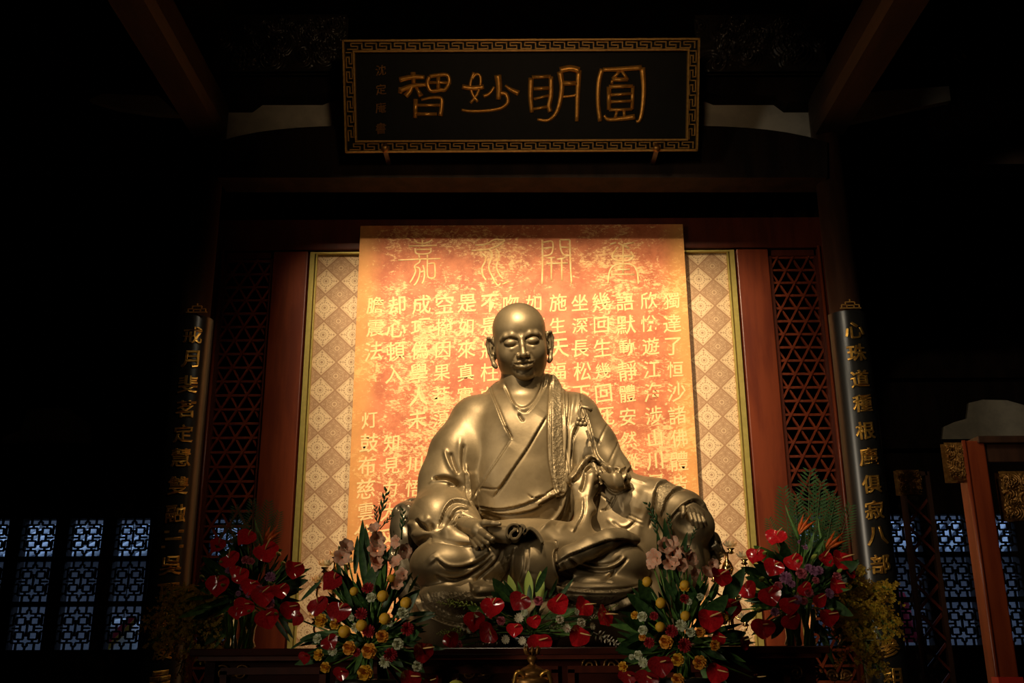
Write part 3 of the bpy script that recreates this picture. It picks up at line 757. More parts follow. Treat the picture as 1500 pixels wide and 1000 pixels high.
# ------------------------------------------------------------------ signed-distance sculpting
class Field:
    def __init__(s, lo, hi, h):
        s.lo = np.array(lo, float); s.h = h
        s.n = np.ceil((np.array(hi, float) - s.lo) / h).astype(int) + 1
        s.D = np.full(tuple(s.n), 9.0, np.float32)
        s.ax = [(s.lo[i] + h * np.arange(s.n[i])).astype(np.float32) for i in range(3)]
    def _loc(s, blo, bhi):
        i0 = np.clip(np.floor((blo - s.lo) / s.h).astype(int), 0, s.n - 1); i1 = np.clip(np.ceil((bhi - s.lo) / s.h).astype(int) + 1, 1, s.n)
        sl = tuple(slice(a, b) for a, b in zip(i0, i1))
        return sl, s.ax[0][sl[0]][:, None, None], s.ax[1][sl[1]][None, :, None], s.ax[2][sl[2]][None, None, :]
    def _mix(s, sl, f, k, sub):
        A = s.D[sl]
        if A.size == 0: return
        if sub:
            h = np.clip(.5 - .5 * (A + f) / k, 0, 1); s.D[sl] = A * (1 - h) + (-f) * h + k * h * (1 - h)
        else:
            h = np.clip(.5 + .5 * (f - A) / k, 0, 1); s.D[sl] = f * (1 - h) + A * h - k * h * (1 - h)
    def ell(s, c, r, k=.05, sub=False, R=None):
        c = np.array(c, float); r = np.array(r, float); m = max(k * 1.2, 3 * s.h); e = r.max() if R is not None else r
        sl, x, y, z = s._loc(c - e - m, c + e + m)
        x, y, z = x - c[0], y - c[1], z - c[2]
        if R is not None:
            R = np.array(R)
            x, y, z = R[0, 0] * x + R[1, 0] * y + R[2, 0] * z, R[0, 1] * x + R[1, 1] * y + R[2, 1] * z, R[0, 2] * x + R[1, 2] * y + R[2, 2] * z
        k0 = np.sqrt((x / r[0]) ** 2 + (y / r[1]) ** 2 + (z / r[2]) ** 2); k1 = np.sqrt((x / r[0] ** 2) ** 2 + (y / r[1] ** 2) ** 2 + (z / r[2] ** 2) ** 2)
        f = np.where(k1 > 1e-6, k0 * (k0 - 1) / np.maximum(k1, 1e-6), -r.min()); s._mix(sl, f, k, sub)
    def seg(s, a, b, ra, rb, k=.04, sub=False, sy=1.0):
        a = np.array(a, float); b = np.array(b, float); R = max(ra, rb); m = max(k * 1.2, 3 * s.h)
        q = np.array([R, R * sy, R])
        sl, x, y, z = s._loc(np.minimum(a, b) - q - m, np.maximum(a, b) + q + m)
        d = b - a; x, y, z = x - a[0], (y - a[1]) / sy, z - a[2]; dd = np.array([d[0], d[1] / sy, d[2]])
        L = max((dd ** 2).sum(), 1e-9)
        t = np.clip((x * dd[0] + y * dd[1] + z * dd[2]) / L, 0, 1)
        f = np.sqrt((x - t * dd[0]) ** 2 + (y - t * dd[1]) ** 2 + (z - t * dd[2]) ** 2) - (ra + (rb - ra) * t)
        s._mix(sl, f, k, sub)
    def chain(s, pts, k=.04, sub=False, sy=1.0):
        for (a, ra), (b, rb) in zip(pts[:-1], pts[1:]): s.seg(a, b, ra, rb, k, sub, sy)
    def mesh(s):
        D = s.D; sg = D < 0; nx, ny, nz = D.shape
        c = [sg[i:nx - 1 + i, j:ny - 1 + j, k:nz - 1 + k] for i in (0, 1) for j in (0, 1) for k in (0, 1)]
        al = c[0].copy(); an = c[0].copy()
        for q in c[1:]: al &= q; an |= q
        act = an & ~al; I = np.argwhere(act); idx = np.full(act.shape, -1, np.int32); idx[tuple(I.T)] = np.arange(len(I))
        acc = np.zeros((len(I), 3)); cnt = np.zeros(len(I))
        off = [(i, j, k) for i in (0, 1) for j in (0, 1) for k in (0, 1)]
        val = {o: D[I[:, 0] + o[0], I[:, 1] + o[1], I[:, 2] + o[2]] for o in off}
        for o in off:
            for a in range(3):
                if o[a] == 0:
                    p = list(o); p[a] = 1; p = tuple(p); v0, v1 = val[o], val[p]; m = (v0 < 0) != (v1 < 0)
                    t = np.where(m, v0 / np.where(m, v0 - v1, 1), 0)
                    for q in range(3): acc[m, q] += o[q] + (t[m] if q == a else 0)
                    cnt[m] += 1
        V = s.lo + s.h * (I + acc / cnt[:, None])
        F = []
        for a in range(3):
            u, v = [q for q in range(3) if q != a]
            if a == 1: u, v = v, u
            s0 = [slice(None)] * 3; s1 = [slice(None)] * 3; s0[a] = slice(0, -1); s1[a] = slice(1, None)
            A, B = sg[tuple(s0)], sg[tuple(s1)]
            E = np.argwhere(A != B); E = E[(E[:, u] > 0) & (E[:, v] > 0) & (E[:, u] < D.shape[u] - 1) & (E[:, v] < D.shape[v] - 1)]
            eu = np.zeros(3, int); eu[u] = 1; ev = np.zeros(3, int); ev[v] = 1
            q = [idx[tuple((E - d).T)] for d in (eu + ev, ev, 0 * eu, eu)]
            Q = np.stack(q, 1); fl = A[tuple(E.T)]
            Q[~fl] = Q[~fl][:, ::-1]; F.append(Q[(Q >= 0).all(1)])
        return V, np.concatenate(F)
def np_mesh(name, V, F, mats):
    me = bpy.data.meshes.new(name); me.vertices.add(len(V)); me.vertices.foreach_set('co', V.astype(np.float32).ravel())
    k = F.shape[1]; me.loops.add(F.size); me.loops.foreach_set('vertex_index', F.astype(np.int32).ravel())
    me.polygons.add(len(F)); me.polygons.foreach_set('loop_start', (np.arange(len(F)) * k).astype(np.int32))
    me.polygons.foreach_set('use_smooth', np.ones(len(F), bool))
    for m in mats: me.materials.append(m)
    me.update(calc_edges=True); me.validate(); return me
def part(name, me, parent):
    o = bpy.data.objects.new(name, me); COL.objects.link(o); o.parent = parent
    o.location = -Vector(parent['_w']); o['_w'] = (0, 0, 0); return o
def smooth_mesh(V, F, it, lam=.5):
    E = np.concatenate([F[:, [i, (i + 1) % 4]] for i in range(4)])
    for _ in range(it):
        acc = np.zeros_like(V); cnt = np.zeros(len(V))
        for q in range(3): acc[:, q] = np.bincount(E[:, 0], V[E[:, 1], q], len(V)) + np.bincount(E[:, 1], V[E[:, 0], q], len(V))
        cnt = np.bincount(E[:, 0], minlength=len(V)) + np.bincount(E[:, 1], minlength=len(V))
        V = V + lam * (acc / np.maximum(cnt, 1)[:, None] - V)
    return V
def normals(V, F):
    n = np.cross(V[F[:, 2]] - V[F[:, 0]], V[F[:, 3]] - V[F[:, 1]]); out = np.zeros_like(V)
    for i in range(4):
        for q in range(3): out[:, q] += np.bincount(F[:, i], n[:, q], len(V))
    return out / np.maximum(np.linalg.norm(out, axis=1), 1e-12)[:, None]

# ------------------------------------------------------------------ statue
stx = P(768, 948, 7.3)
statue = empty('bronze_statue', (stx.x, 7.3, 1.52), 'large seated bronze monk statue in draped robes before the orange panel', 'statue')
def c(px, py, Y, r): p = P(px, py, Y); return (tuple(p), r * PX(Y, p.z))
def ch(*a): return [c(*q) for q in a]
G = Field((-1.20, 6.35, 1.44), (1.62, 8.15, 4.0), .0074)
def E_(px, py, Y, rx, rz, ry, k=.06, sub=False, R=None):
    p = P(px, py, Y); s_ = PX(Y, p.z); G.ell(p, (rx * s_, ry, rz * s_ * 1.03), k, sub, R)
# seat and lower robe
G.chain(ch((652, 912, 7.16, 50), (780, 912, 7.10, 54), (912, 912, 7.16, 50)), .06, sy=2.0)
E_(782, 925, 7.22, 184, 60, .56, .06)
E_(690, 880, 6.98, 84, 30, .46, .05)
E_(872, 868, 6.98, 80, 26, .46, .05)
# trunk
E_(768, 695, 7.55, 92, 118, .40, .08)
E_(766, 640, 7.50, 86, 66, .34, .08)
G.chain(ch((700, 616, 7.55, 37), (766, 606, 7.58, 40), (838, 612, 7.55, 38)), .10)
G.chain(ch((736, 576, 7.56, 19), (766, 572, 7.6, 24), (800, 568, 7.56, 21)), .08)
G.chain(ch((748, 566, 7.48, 15), (790, 562, 7.48, 15)), .05)
G.chain(ch((766, 600, 7.46, 28), (764, 545, 7.42, 30)), .05)
# arm at the left of the picture
G.chain(ch((697, 622, 7.5, 39), (672, 665, 7.45, 42), (658, 705, 7.42, 43), (652, 745, 7.34, 44)), .06)
G.chain(ch((652, 748, 7.28, 41), (672, 766, 7.10, 32), (688, 772, 6.99, 18)), .05)
E_(640, 764, 7.26, 43, 44, .30, .05)
# arm at the right of the picture, resting on the gnarled root
G.chain(ch((842, 618, 7.5, 38), (866, 655, 7.46, 37), (888, 695, 7.40, 35), (905, 722, 7.32, 34)), .06)
G.chain(ch((905, 724, 7.30, 34), (960, 736, 7.20, 34), (1000, 752, 7.12, 33), (1018, 770, 7.10, 29)), .05)
E_(930, 778, 7.28, 74, 74, .20, .06)
E_(985, 820, 7.26, 34, 70, .17, .05)
E_(1014, 812, 7.20, 26, 46, .17, .04)
G.chain(ch((968, 845, 7.36, 32), (948, 915, 7.36, 38)), .05)
G.chain(ch((618, 825, 7.40, 22), (628, 912, 7.36, 34)), .05)
# lap, knees, crossed shin and bare foot
E_(772, 806, 7.10, 125, 44, .42, .06)
E_(656, 828, 6.98, 56, 40, .33, .05); G.chain(ch((656, 828, 6.92, 34), (720, 822, 6.86, 34), (775, 820, 6.84, 32)), .05)
E_(897, 830, 6.98, 55, 44, .33, .05); G.chain(ch((890, 830, 6.92, 36), (850, 832, 6.88, 34), (800, 832, 6.84, 32)), .05)
G.chain(ch((812, 828, 6.66, 12), (834, 815, 6.62, 16), (862, 802, 6.64, 17), (890, 790, 6.68, 15), (908, 785, 6.72, 11)), .02)
G.chain(ch((896, 784, 6.72, 11), (912, 783, 6.73, 9), (932, 791, 6.78, 6.5)), .015)
G.chain(ch((640, 790, 6.90, 6), (662, 786, 6.84, 12), (700, 800, 6.78, 12)), .03)
E_(785, 832, 6.80, 34, 52, .26, .03)
E_(640, 782, 7.1, 34, 14, .18, .04)
# folded flap and scalloped drapes under the arm
G.chain(ch((862, 676, 7.20, 5), (838, 706, 7.10, 6), (862, 722, 7.10, 6)), .03)
E_(858, 705, 7.16, 20, 26, .10, .04)
G.chain(ch((884, 690, 7.08, 9), (902, 702, 7.02, 12), (916, 700, 7.06, 9)), .03)
G.chain(ch((852, 716, 7.12, 12), (858, 750, 7.05, 14), (850, 778, 6.95, 14)), .05)
# hollows: armpit, gap under the arm, cuff opening
E_(685, 676, 7.10, 6, 9, .10, .04, True)
E_(874, 762, 6.98, 8, 13, .16, .02, True)
E_(868, 683, 7.05, 13, 7, .10, .02, True, Matrix.Rotation(-.5, 3, 'Y'))
E_(1006, 768, 6.84, 25, 24, .17, .02, True)
kk = int((1.525 - 1.44) / G.h); G.D[:, :, :kk] = np.maximum(G.D[:, :, :kk], .02)
V, F = G.mesh(); V = smooth_mesh(V, F, 4)
NN = normals(V, F)
# carved relief of folds, drawn in the picture plane and pressed into the front of the figure
RS = 1.6; rx0, ry0 = 560, 530; RW, RH = int(520 * RS), int(430 * RS)
RX, RY = np.meshgrid(rx0 + np.arange(RW) / RS, ry0 + np.arange(RH) / RS)
REL = np.zeros((RH, RW)); EMB = np.zeros((RH, RW))
def pline(pts, wmax):
    sp = np.array(spline(pts, 7)); m = wmax
    x0, x1 = sp[:, 0].min() - m, sp[:, 0].max() + m; y0, y1 = sp[:, 1].min() - m, sp[:, 1].max() + m
    i0, i1 = max(0, int((x0 - rx0) * RS)), min(RW, int((x1 - rx0) * RS) + 1); j0, j1 = max(0, int((y0 - ry0) * RS)), min(RH, int((y1 - ry0) * RS) + 1)
    X, Y = RX[j0:j1, i0:i1], RY[j0:j1, i0:i1]; best = np.full(X.shape, 1e9); sd = np.zeros(X.shape); tt = np.zeros(X.shape); n = len(sp) - 1
    for i in range(n):
        a, b_ = sp[i], sp[i + 1]; d = b_ - a; L = max(d @ d, 1e-6)
        t = np.clip(((X - a[0]) * d[0] + (Y - a[1]) * d[1]) / L, 0, 1)
        ex, ey = X - a[0] - t * d[0], Y - a[1] - t * d[1]; q = ex * ex + ey * ey
        s_ = np.sign(d[0] * ey - d[1] * ex); m_ = q < best
        best = np.where(m_, q, best); sd = np.where(m_, s_, sd); tt = np.where(m_, (i + t) / n, tt)
    return (slice(j0, j1), slice(i0, i1)), np.sqrt(best), sd, tt
def fade(t, e=.12): return np.clip(t / e, 0, 1) * np.clip((1 - t) / e, 0, 1)
def crease(pts, w=1.6, d=.012, e=.12):
    sl, r, s_, t = pline(pts, 4 * w); REL[sl] -= d * np.exp(-(r / w) ** 2) * fade(t, e)
def ridge(pts, w=4, d=.015, e=.2):
    sl, r, s_, t = pline(pts, 4 * w); REL[sl] += .6 * d * np.exp(-(r / w) ** 2) * fade(t, e)
def lip(pts, w=8, d=.014, side=1, e=.1):     # raised on one side of the line, dropping off sharply on the other
    sl, r, s_, t = pline(pts, 5 * w); q = r * s_ * side
    REL[sl] += d * fade(t, e) * np.where(q > 0, np.exp(-q / w), 0) * np.clip(q / 1.0 + .5, 0, 1) - .5 * d * fade(t, e) * np.exp(-((q + 1.2) / 1.5) ** 2)
Z5 = lambda *a: [(570 + x / 5.264, 690 + y / 5.264) for x, y in a]
Z6 = lambda *a: [(770 + x / 4.764, 690 + y / 4.764) for x, y in a]
Z4 = lambda *a: [(820 + x / 5., 560 + y / 5.) for x, y in a]
Z3 = lambda *a: [(740 + x / 6.25, 540 + y / 6.25) for x, y in a]
Z2 = lambda *a: [(600 + x / 6.25, 560 + y / 6.25) for x, y in a]
# collar and chest
lip(Z2((735, 0), (745, 90), (800, 220), (860, 370), (938, 520)), 9, .016, 1)
lip(Z2((935, 525), (840, 670), (730, 830), (650, 960), (560, 1080)), 12, .008, -1)
lip(Z3((390, 410), (300, 560), (180, 760), (20, 990), (-110, 1180)), 14, .013, 1)
lip(Z3((-15, 130), (30, 250), (90, 340), (150, 400), (200, 405), (270, 330), (345, 210), (378, 100), (380, 20)), 6, .013, 1, .04)
crease(Z3((10, 170), (70, 300), (130, 350), (200, 345), (270, 280), (330, 170), (350, 80)), 1.3, .012)
ridge(Z3((85, 320), (110, 365), (160, 375), (215, 360)), 2, .014)
crease(Z3((120, 410), (150, 460), (170, 480)), 1.5, .02); crease(Z3((0, 520), (65, 640)), 1.2, .015)
ridge(Z2((950, 180), (985, 260)), 2, .012)
# shoulder band
lip(Z3((430, 40), (415, 200), (405, 500), (410, 800), (440, 1000)) + [(815, 724)], 10, .016, -1, .03)
lip(Z3((545, 60), (545, 300), (555, 600), (560, 900)) + [(826, 722), (815, 728)], 6, .018, 1, .03)
crease(Z3((425, 60), (420, 400), (425, 800), (445, 1000)), 1.0, .008); crease(Z3((522, 80), (520, 400), (530, 800)), 1.1, .010)
crease(Z3((575, 120), (590, 260), (580, 480), (560, 700), (545, 960)), 1.5, .016)
ridge(Z3((600, 60), (640, 200), (600, 420)), 3, .008)
# gathered cloth dropping from the clasp
ridge(Z3((650, 500), (600, 590), (580, 760), (570, 960)) + Z6((290, 0), (285, 100), (250, 250), (180, 350), (90, 420)), 2.6, .026, .06)
ridge(Z3((640, 580), (610, 720), (600, 860), (590, 1000)), 2.0, .016)
crease(Z3((670, 520), (625, 620), (600, 780), (590, 940)), 1.6, .016)
ridge(Z6((330, 100), (330, 250), (290, 350), (220, 420)), 4, .022)
crease(Z6((300, 60), (305, 160), (275, 280), (200, 380)), 2.2, .022)
lip(Z6((410, 180), (400, 300), (360, 380), (330, 430)), 6, .016, 1)
lip(Z3((700, 330), (760, 500), (800, 640), (830, 760), (870, 840), (960, 930)), 5, .02, -1)
ridge(Z3((705, 350), (750, 500), (800, 650)), 2, .012)
ridge(Z3((670, 180), (680, 300), (660, 420)), 2, .014); crease(Z3((700, 180), (695, 290)), 1.3, .012)
lip(Z4((80, 730), (130, 690), (180, 610), (240, 560), (290, 590), (340, 640), (385, 655)), 8, .034, -1, .04)
lip(Z4((385, 655), (410, 640), (440, 655), (480, 640)), 5, .022, -1, .05)
lip(Z4((280, 680), (340, 760), (400, 805), (470, 785), (520, 770)), 7, .026, -1, .06)
ridge(Z4((390, 650), (410, 720), (425, 775)), 5, .020); ridge(Z4((210, 600), (240, 680), (215, 800), (190, 900)), 4, .018); ridge(Z4((300, 700), (320, 760)), 3, .012)
crease(Z4((190, 640), (180, 740), (150, 800)), 2.5, .022); crease(Z4((260, 560), (300, 700), (250, 760)), 2, .016)
crease(Z4((455, 650), (470, 760)), 1.8, .018); crease(Z4((270, 475), (310, 380), (355, 290)), .9, .007); crease(Z4((350, 610), (390, 520), (430, 420)), .9, .007)
crease(Z4((300, 670), (330, 640)), .8, .008); ridge(Z4((240, 140), (290, 200), (360, 290), (420, 400)), 8, .012); ridge(Z4((400, 420), (460, 540), (520, 600)), 9, .014)
ridge(Z4((300, 300), (350, 430), (400, 560)), 8, .010)
# arm on the root
lip(Z4((460, 790), (475, 700), (495, 650), (540, 605), (600, 625)), 7, .020, -1)
lip(Z4((690, 960), (690, 850), (710, 770), (740, 735), (800, 735)), 6, .018, -1); lip(Z4((745, 990), (770, 880), (800, 830), (850, 790), (920, 775)), 7, .022, -1)
crease(Z4((705, 900), (712, 800)), 1, .01); ridge(Z4((500, 690), (560, 715), (640, 740)), 2, .010)
ridge(Z4((640, 760), (600, 860), (560, 960)), 8, .016); ridge(Z4((560, 800), (500, 880), (440, 900)), 9, .012); crease(Z4((300, 940), (340, 920), (400, 830)), .9, .008)
ridge(Z6((560, 330), (640, 380), (700, 385), (760, 340)), 3, .014); crease(Z6((600, 350), (690, 400), (770, 350)), 1.6, .014)
crease(Z6((500, 150), (600, 220)), .9, .008); crease(Z6((520, 275), (590, 250), (640, 160)), .9, .008); crease(Z6((700, 320), (820, 380)), 1, .008); crease(Z6((720, 300), (820, 350)), 1, .008)
ridge(Z6((880, 100), (850, 250), (790, 400), (800, 500)), 5, .012); crease(Z6((905, 130), (890, 280), (860, 400)), 1.6, .014)
ridge([(970, 775), (975, 815), (968, 850)], 5, .02); crease([(985, 775), (992, 820), (985, 860)], 3, .024); ridge([(1000, 790), (1004, 830), (1000, 860)], 5, .018)
lip([(975, 768), (990, 750), (1003, 738), (1020, 733), (1036, 748)], 6, .02, -1)
# arm at the left
ridge(Z2((325, 600), (335, 680), (375, 780), (430, 860)), 3, .026); crease(Z2((370, 640), (395, 730), (445, 840)), 3, .016)
ridge(Z2((470, 480), (455, 620), (460, 760), (520, 920)), 4, .014); crease(Z2((500, 560), (490, 700), (500, 830)), 2.5, .014)
ridge(Z2((520, 740), (515, 860), (535, 990)), 2.5, .018)
crease(Z5((330, 60), (430, 52), (520, 82), (578, 132)), 2.8, .042, .1); ridge(Z5((305, 100), (350, 78), (430, 78), (500, 105), (575, 160)), 2.0, .020)
crease(Z5((450, 100), (520, 115), (570, 150)), 2, .018)
lip(Z5((590, 0), (595, 60), (605, 150), (620, 230), (680, 290), (740, 370)), 7, .022, -1)
ridge(Z5((190, 250), (250, 180), (380, 170), (480, 190)), 14, .012)
crease(Z5((205, 370), (240, 415), (300, 440), (350, 410)), 3.0, .040); ridge(Z5((215, 350), (270, 385), (320, 350)), 5, .016)
lip(Z5((380, 440), (420, 320), (460, 260), (500, 236), (560, 240), (640, 270)), 7, .022, -1)
lip(Z5((470, 370), (500, 310), (550, 285), (610, 300)), 5, .014, -1); crease(Z5((430, 450), (500, 340), (560, 310)), 2.2, .012)
lip(Z5((320, 545), (350, 505), (450, 445), (520, 400), (535, 352), (600, 358), (660, 372)), 5, .022, 1)
crease(Z5((515, 375), (560, 380), (555, 430), (530, 440)), 2.2, .024)
lip(Z5((150, 380), (160, 480), (225, 575)), 7, .024, -1)
ridge(Z5((290, 560), (400, 470), (500, 420)), 4, .012); ridge(Z5((180, 470), (240, 540)), 8, .014)
crease(Z5((300, 545), (360, 535), (450, 540), (560, 560), (680, 570)), 2.4, .024)
# belt and belly
lip(Z5((690, 265), (850, 285), (1000, 262), (1150, 205)) + Z6((60, 185), (150, 155)), 10, .014, -1)
lip(Z5((700, 295), (850, 325), (950, 325), (1080, 300), (1158, 265)) + Z6((90, 230), (190, 170), (235, 140)), 9, .020, -1)
ridge(Z6((150, 155), (190, 160), (230, 150)), 3, .014); crease(Z6((140, 160), (200, 120)), 1.2, .012)
crease(Z5((720, 320), (780, 350), (860, 370)), 2, .012); crease(Z5((700, 150), (720, 130), (850, 130), (950, 0)), 1.1, .007)
# knees
ridge(Z5((340, 640), (390, 690), (460, 725), (560, 725), (680, 680), (800, 600)), 3, .014); crease(Z5((360, 670), (420, 725), (490, 750), (590, 742), (690, 705), (800, 620)), 2.0, .024)
crease(Z5((350, 800), (420, 828), (520, 832), (620, 797), (720, 730), (810, 645)), 2.2, .026); ridge(Z5((340, 785), (420, 810), (520, 812), (620, 778), (720, 705)), 2.6, .014)
crease(Z5((400, 885), (500, 862), (640, 850), (740, 780), (830, 690), (870, 600)), 1.8, .018); ridge(Z5((560, 900), (680, 860), (760, 770)), 4, .014)
lip(Z5((640, 900), (760, 905), (860, 870), (920, 800), (950, 700), (975, 590)), 9, .026, 1)
lip(Z5((170, 870), (250, 895), (350, 905), (520, 908), (640, 885)), 9, .030, 1, .04)
lip(Z5((1045, 560), (1052, 700), (1040, 780), (1010, 880)), 7, .016, -1); lip(Z5((1090, 560), (1085, 700), (1070, 780)), 6, .012, -1)
ridge(Z5((310, 650), (350, 700)), 8, .016)
lip(Z6((205, 480), (207, 650), (203, 760), (150, 835)), 10, .030, 1, .04)
lip(Z6((205, 650), (300, 590), (400, 550), (520, 500), (600, 480), (700, 475), (780, 500)), 8, .020, -1)
crease(Z6((300, 605), (370, 660), (480, 692), (580, 690), (650, 662), (720, 600)), 2.4, .030); ridge(Z6((310, 590), (380, 640), (480, 668), (590, 665), (670, 625), (700, 590)), 3, .016)
crease(Z6((410, 630), (500, 655), (600, 642), (680, 590)), 1.7, .016)
crease(Z6((215, 712), (330, 748), (440, 758), (560, 745), (680, 650)), 2, .024); ridge(Z6((240, 690), (340, 722), (440, 735), (540, 722)), 3, .010)
crease(Z6((430, 760), (560, 765), (615, 778)), 1.2, .010); crease(Z6((250, 640), (290, 690), (330, 720)), 2, .014)
lip(Z6((200, 800), (300, 817), (480, 832), (620, 828), (740, 812), (860, 770)), 9, .030, -1 * -1, .04)
crease(Z6((300, 810), (350, 760)), .8, .008); crease(Z6((285, 800), (320, 765)), .8, .008)
# lower hems with embroidered borders
lip(Z6((160, 835), (215, 860), (290, 900), (380, 942), (500, 955), (600, 925), (700, 865), (760, 830)), 8, .034, 1, .04)
lip([(612, 870), (622, 890), (640, 905), (668, 914), (700, 914)], 9, .030, 1, .04); crease([(628, 868), (636, 886), (660, 900)], 1.4, .012)
crease([(690, 865), (700, 872), (730, 870)], 2, .02); lip([(925, 868), (905, 890), (870, 903)], 8, .02, 1)
crease(Z6((230, 880), (300, 850), (480, 850), (640, 850)), 1.2, .010)
# embroidered zones
def zone(poly):
    inside = np.zeros(RX.shape, bool); n = len(poly)
    for i in range(n):
        (x1, y1), (x2, y2) = poly[i], poly[(i + 1) % n]
        m = ((y1 > RY) != (y2 > RY)) & (RX < (x2 - x1) * (RY - y1) / (y2 - y1 + 1e-9) + x1); inside ^= m
    return inside
ZN = {1: zone([(808, 553), (824, 558), (823, 620), (826, 690), (824, 722), (815, 725), (809, 700), (807, 620)]),
      2: zone(Z6((200, 860), (300, 850), (480, 855), (640, 850), (720, 830), (700, 860), (600, 915), (500, 945), (380, 932), (290, 890)) ),
      3: zone(Z5((700, 880), (830, 800), (880, 640), (960, 640), (945, 740), (900, 820), (850, 860), (760, 895))),
      4: zone(Z4((715, 900), (715, 800), (730, 755), (790, 745), (850, 765), (800, 830), (765, 900), (745, 960))),
      5: zone([(615, 872), (640, 868), (690, 868), (700, 900), (690, 908), (650, 905), (628, 892)])}
px_, py_ = proj(V)
def samp(A, px, py):
    u = np.clip((px - rx0) * RS, 0, RW - 1.01); v = np.clip((py - ry0) * RS, 0, RH - 1.01)
    i, j = u.astype(int), v.astype(int); fu, fv = u - i, v - j
    return (A[j, i] * (1 - fu) + A[j, i + 1] * fu) * (1 - fv) + (A[j + 1, i] * (1 - fu) + A[j + 1, i + 1] * fu) * fv
vd = np.array(CAM) - V; vd /= np.linalg.norm(vd, axis=1)[:, None]
fc = np.clip(((NN * vd).sum(1) - .05) / .35, 0, 1)
NN = smooth_mesh(NN, F, 6); NN /= np.linalg.norm(NN, axis=1)[:, None]
V = V + NN * (samp(REL, px_, py_) * fc * 1.35)[:, None]
ZM = np.zeros(RX.shape)
for k_, z_ in ZN.items(): ZM[z_] = k_
zi = ZM[np.clip(((py_ - ry0) * RS).astype(int), 0, RH - 1), np.clip(((px_ - rx0) * RS).astype(int), 0, RW - 1)] * (fc > .25)
zf = zi[F].min(1)
def sub_mesh(sel):
    f = F[sel]; u, inv = np.unique(f, return_inverse=True); return V[u], inv.reshape(f.shape)
v_, f_ = sub_mesh(zf == 0)
robe = part('robed_body', np_mesh('robed_body', v_, f_, [M['bronze']]), statue)
for k_, nm in ((1, 'sash_band'), (2, 'embroidered_hem'), (3, 'embroidered_hem'), (4, 'sleeve_band'), (5, 'embroidered_hem')):
    if (zf == k_).any():
        v_, f_ = sub_mesh(zf == k_); part(nm, np_mesh(nm, v_, f_, [M['bronze_embossed']]), robe)

# head, sculpted in its own frame (x right, y towards the viewer, z up; one unit = one photo pixel at that distance)
H = Field((-56, -62, -74), (56, 62, 62), .82)
def both(fn):
    for s_ in (-1, 1): fn(s_)
H.ell((0, -3, 18), (39, 46, 39), 6); H.ell((0, 3, -10), (38, 38, 34), 10)
H.ell((0, 7, -32), (34.5, 31, 25), 10)
both(lambda s_: H.ell((s_ * 17, 22, -16), (16, 17, 17), 10))
both(lambda s_: H.ell((s_ * 15.5, 47, .5), (12.0, 9.5, 7.6), 3.5, True))
both(lambda s_: H.chain([((s_ * 4, 38.2, 5), 3.0), ((s_ * 13, 37.9, 9.6), 3.4), ((s_ * 22, 34.4, 9.0), 3.0), ((s_ * 28, 29, 5), 2.2)], 5))
both(lambda s_: H.chain([((s_ * 6, 41, 3), 1.6), ((s_ * 15, 41, 5.6), 2.0), ((s_ * 25, 35, 3.6), 1.4)], 2, True))
both(lambda s_: H.ell((s_ * 15.5, 35.2, -.6), (10.0, 7.8, 6.6), 1.2))
both(lambda s_: H.chain([((s_ * 6.5, 40.5, -4.0), .8), ((s_ * 11, 43.5, -5.6), 1.0), ((s_ * 16, 43.6, -6.0), 1.0), ((s_ * 21, 40.5, -4.6), 1.0), ((s_ * 25.5, 36, -1.8), .8)], .7, True))
both(lambda s_: H.chain([((s_ * 7.5, 37.6, -8), 1.1), ((s_ * 15.5, 39, -10), 1.3), ((s_ * 23, 35, -7.5), 1.0)], 3))
H.chain([((0, 41, 7), 3.0), ((0, 46, -5), 3.0), ((0, 52.5, -18), 4.2)], 4.5); H.ell((0, 52, -19.3), (4.6, 4.8, 3.8), 3)
both(lambda s_: H.ell((s_ * 6.3, 45, -19.8), (3.8, 5, 3.4), 2.6))
both(lambda s_: H.ell((s_ * 3.6, 50, -24.2), (2.1, 3, 1.4), 1, True))
both(lambda s_: H.chain([((s_ * 11, 42, -19), .9), ((s_ * 15, 40, -27), .9), ((s_ * 18, 37, -33), .7)], 2.6, True))
H.ell((0, 37, -31), (14, 9, 10), 6)
H.chain([((-14, 40.5, -30.4), 1.5), ((-8, 44.9, -29.0), 2.3), ((-3, 46.6, -28.2), 2.2), ((0, 46.6, -28.9), 2.0), ((3, 46.6, -28.2), 2.2), ((8, 44.9, -29.0), 2.3), ((14, 40.5, -30.4), 1.5)], 1.2)
H.chain([((-11, 42.5, -34.4), 1.8), ((-5, 45.6, -35.8), 3.0), ((0, 46.4, -36.2), 3.2), ((5, 45.6, -35.8), 3.0), ((11, 42.5, -34.4), 1.8)], 1.5)
H.chain([((-16, 40.5, -30.2), 1.2), ((-7, 47.4, -32.1), 1.2), ((0, 49.4, -32.0), 1.3), ((7, 47.4, -32.1), 1.2), ((16, 40.5, -30.2), 1.2)], .7, True)
H.chain([((0, 50.5, -24), .9), ((0, 48.6, -27), .9)], 1, True)
H.chain([((-6, 46, -41), 1.6), ((6, 46, -41), 1.6)], 3.5, True)
H.ell((0, 33, -47), (13, 11, 9.5), 8)
H.chain([((-18, 26, -55), .9), ((0, 33, -60), .9), ((18, 26, -55), .9)], 2, True)
H.chain([((0, 2, -42), 28), ((0, -8, -80), 29)], 8)
H.chain([((0, 44.5, 9), .9), ((0, 44, 15), .5)], 2.5, True)
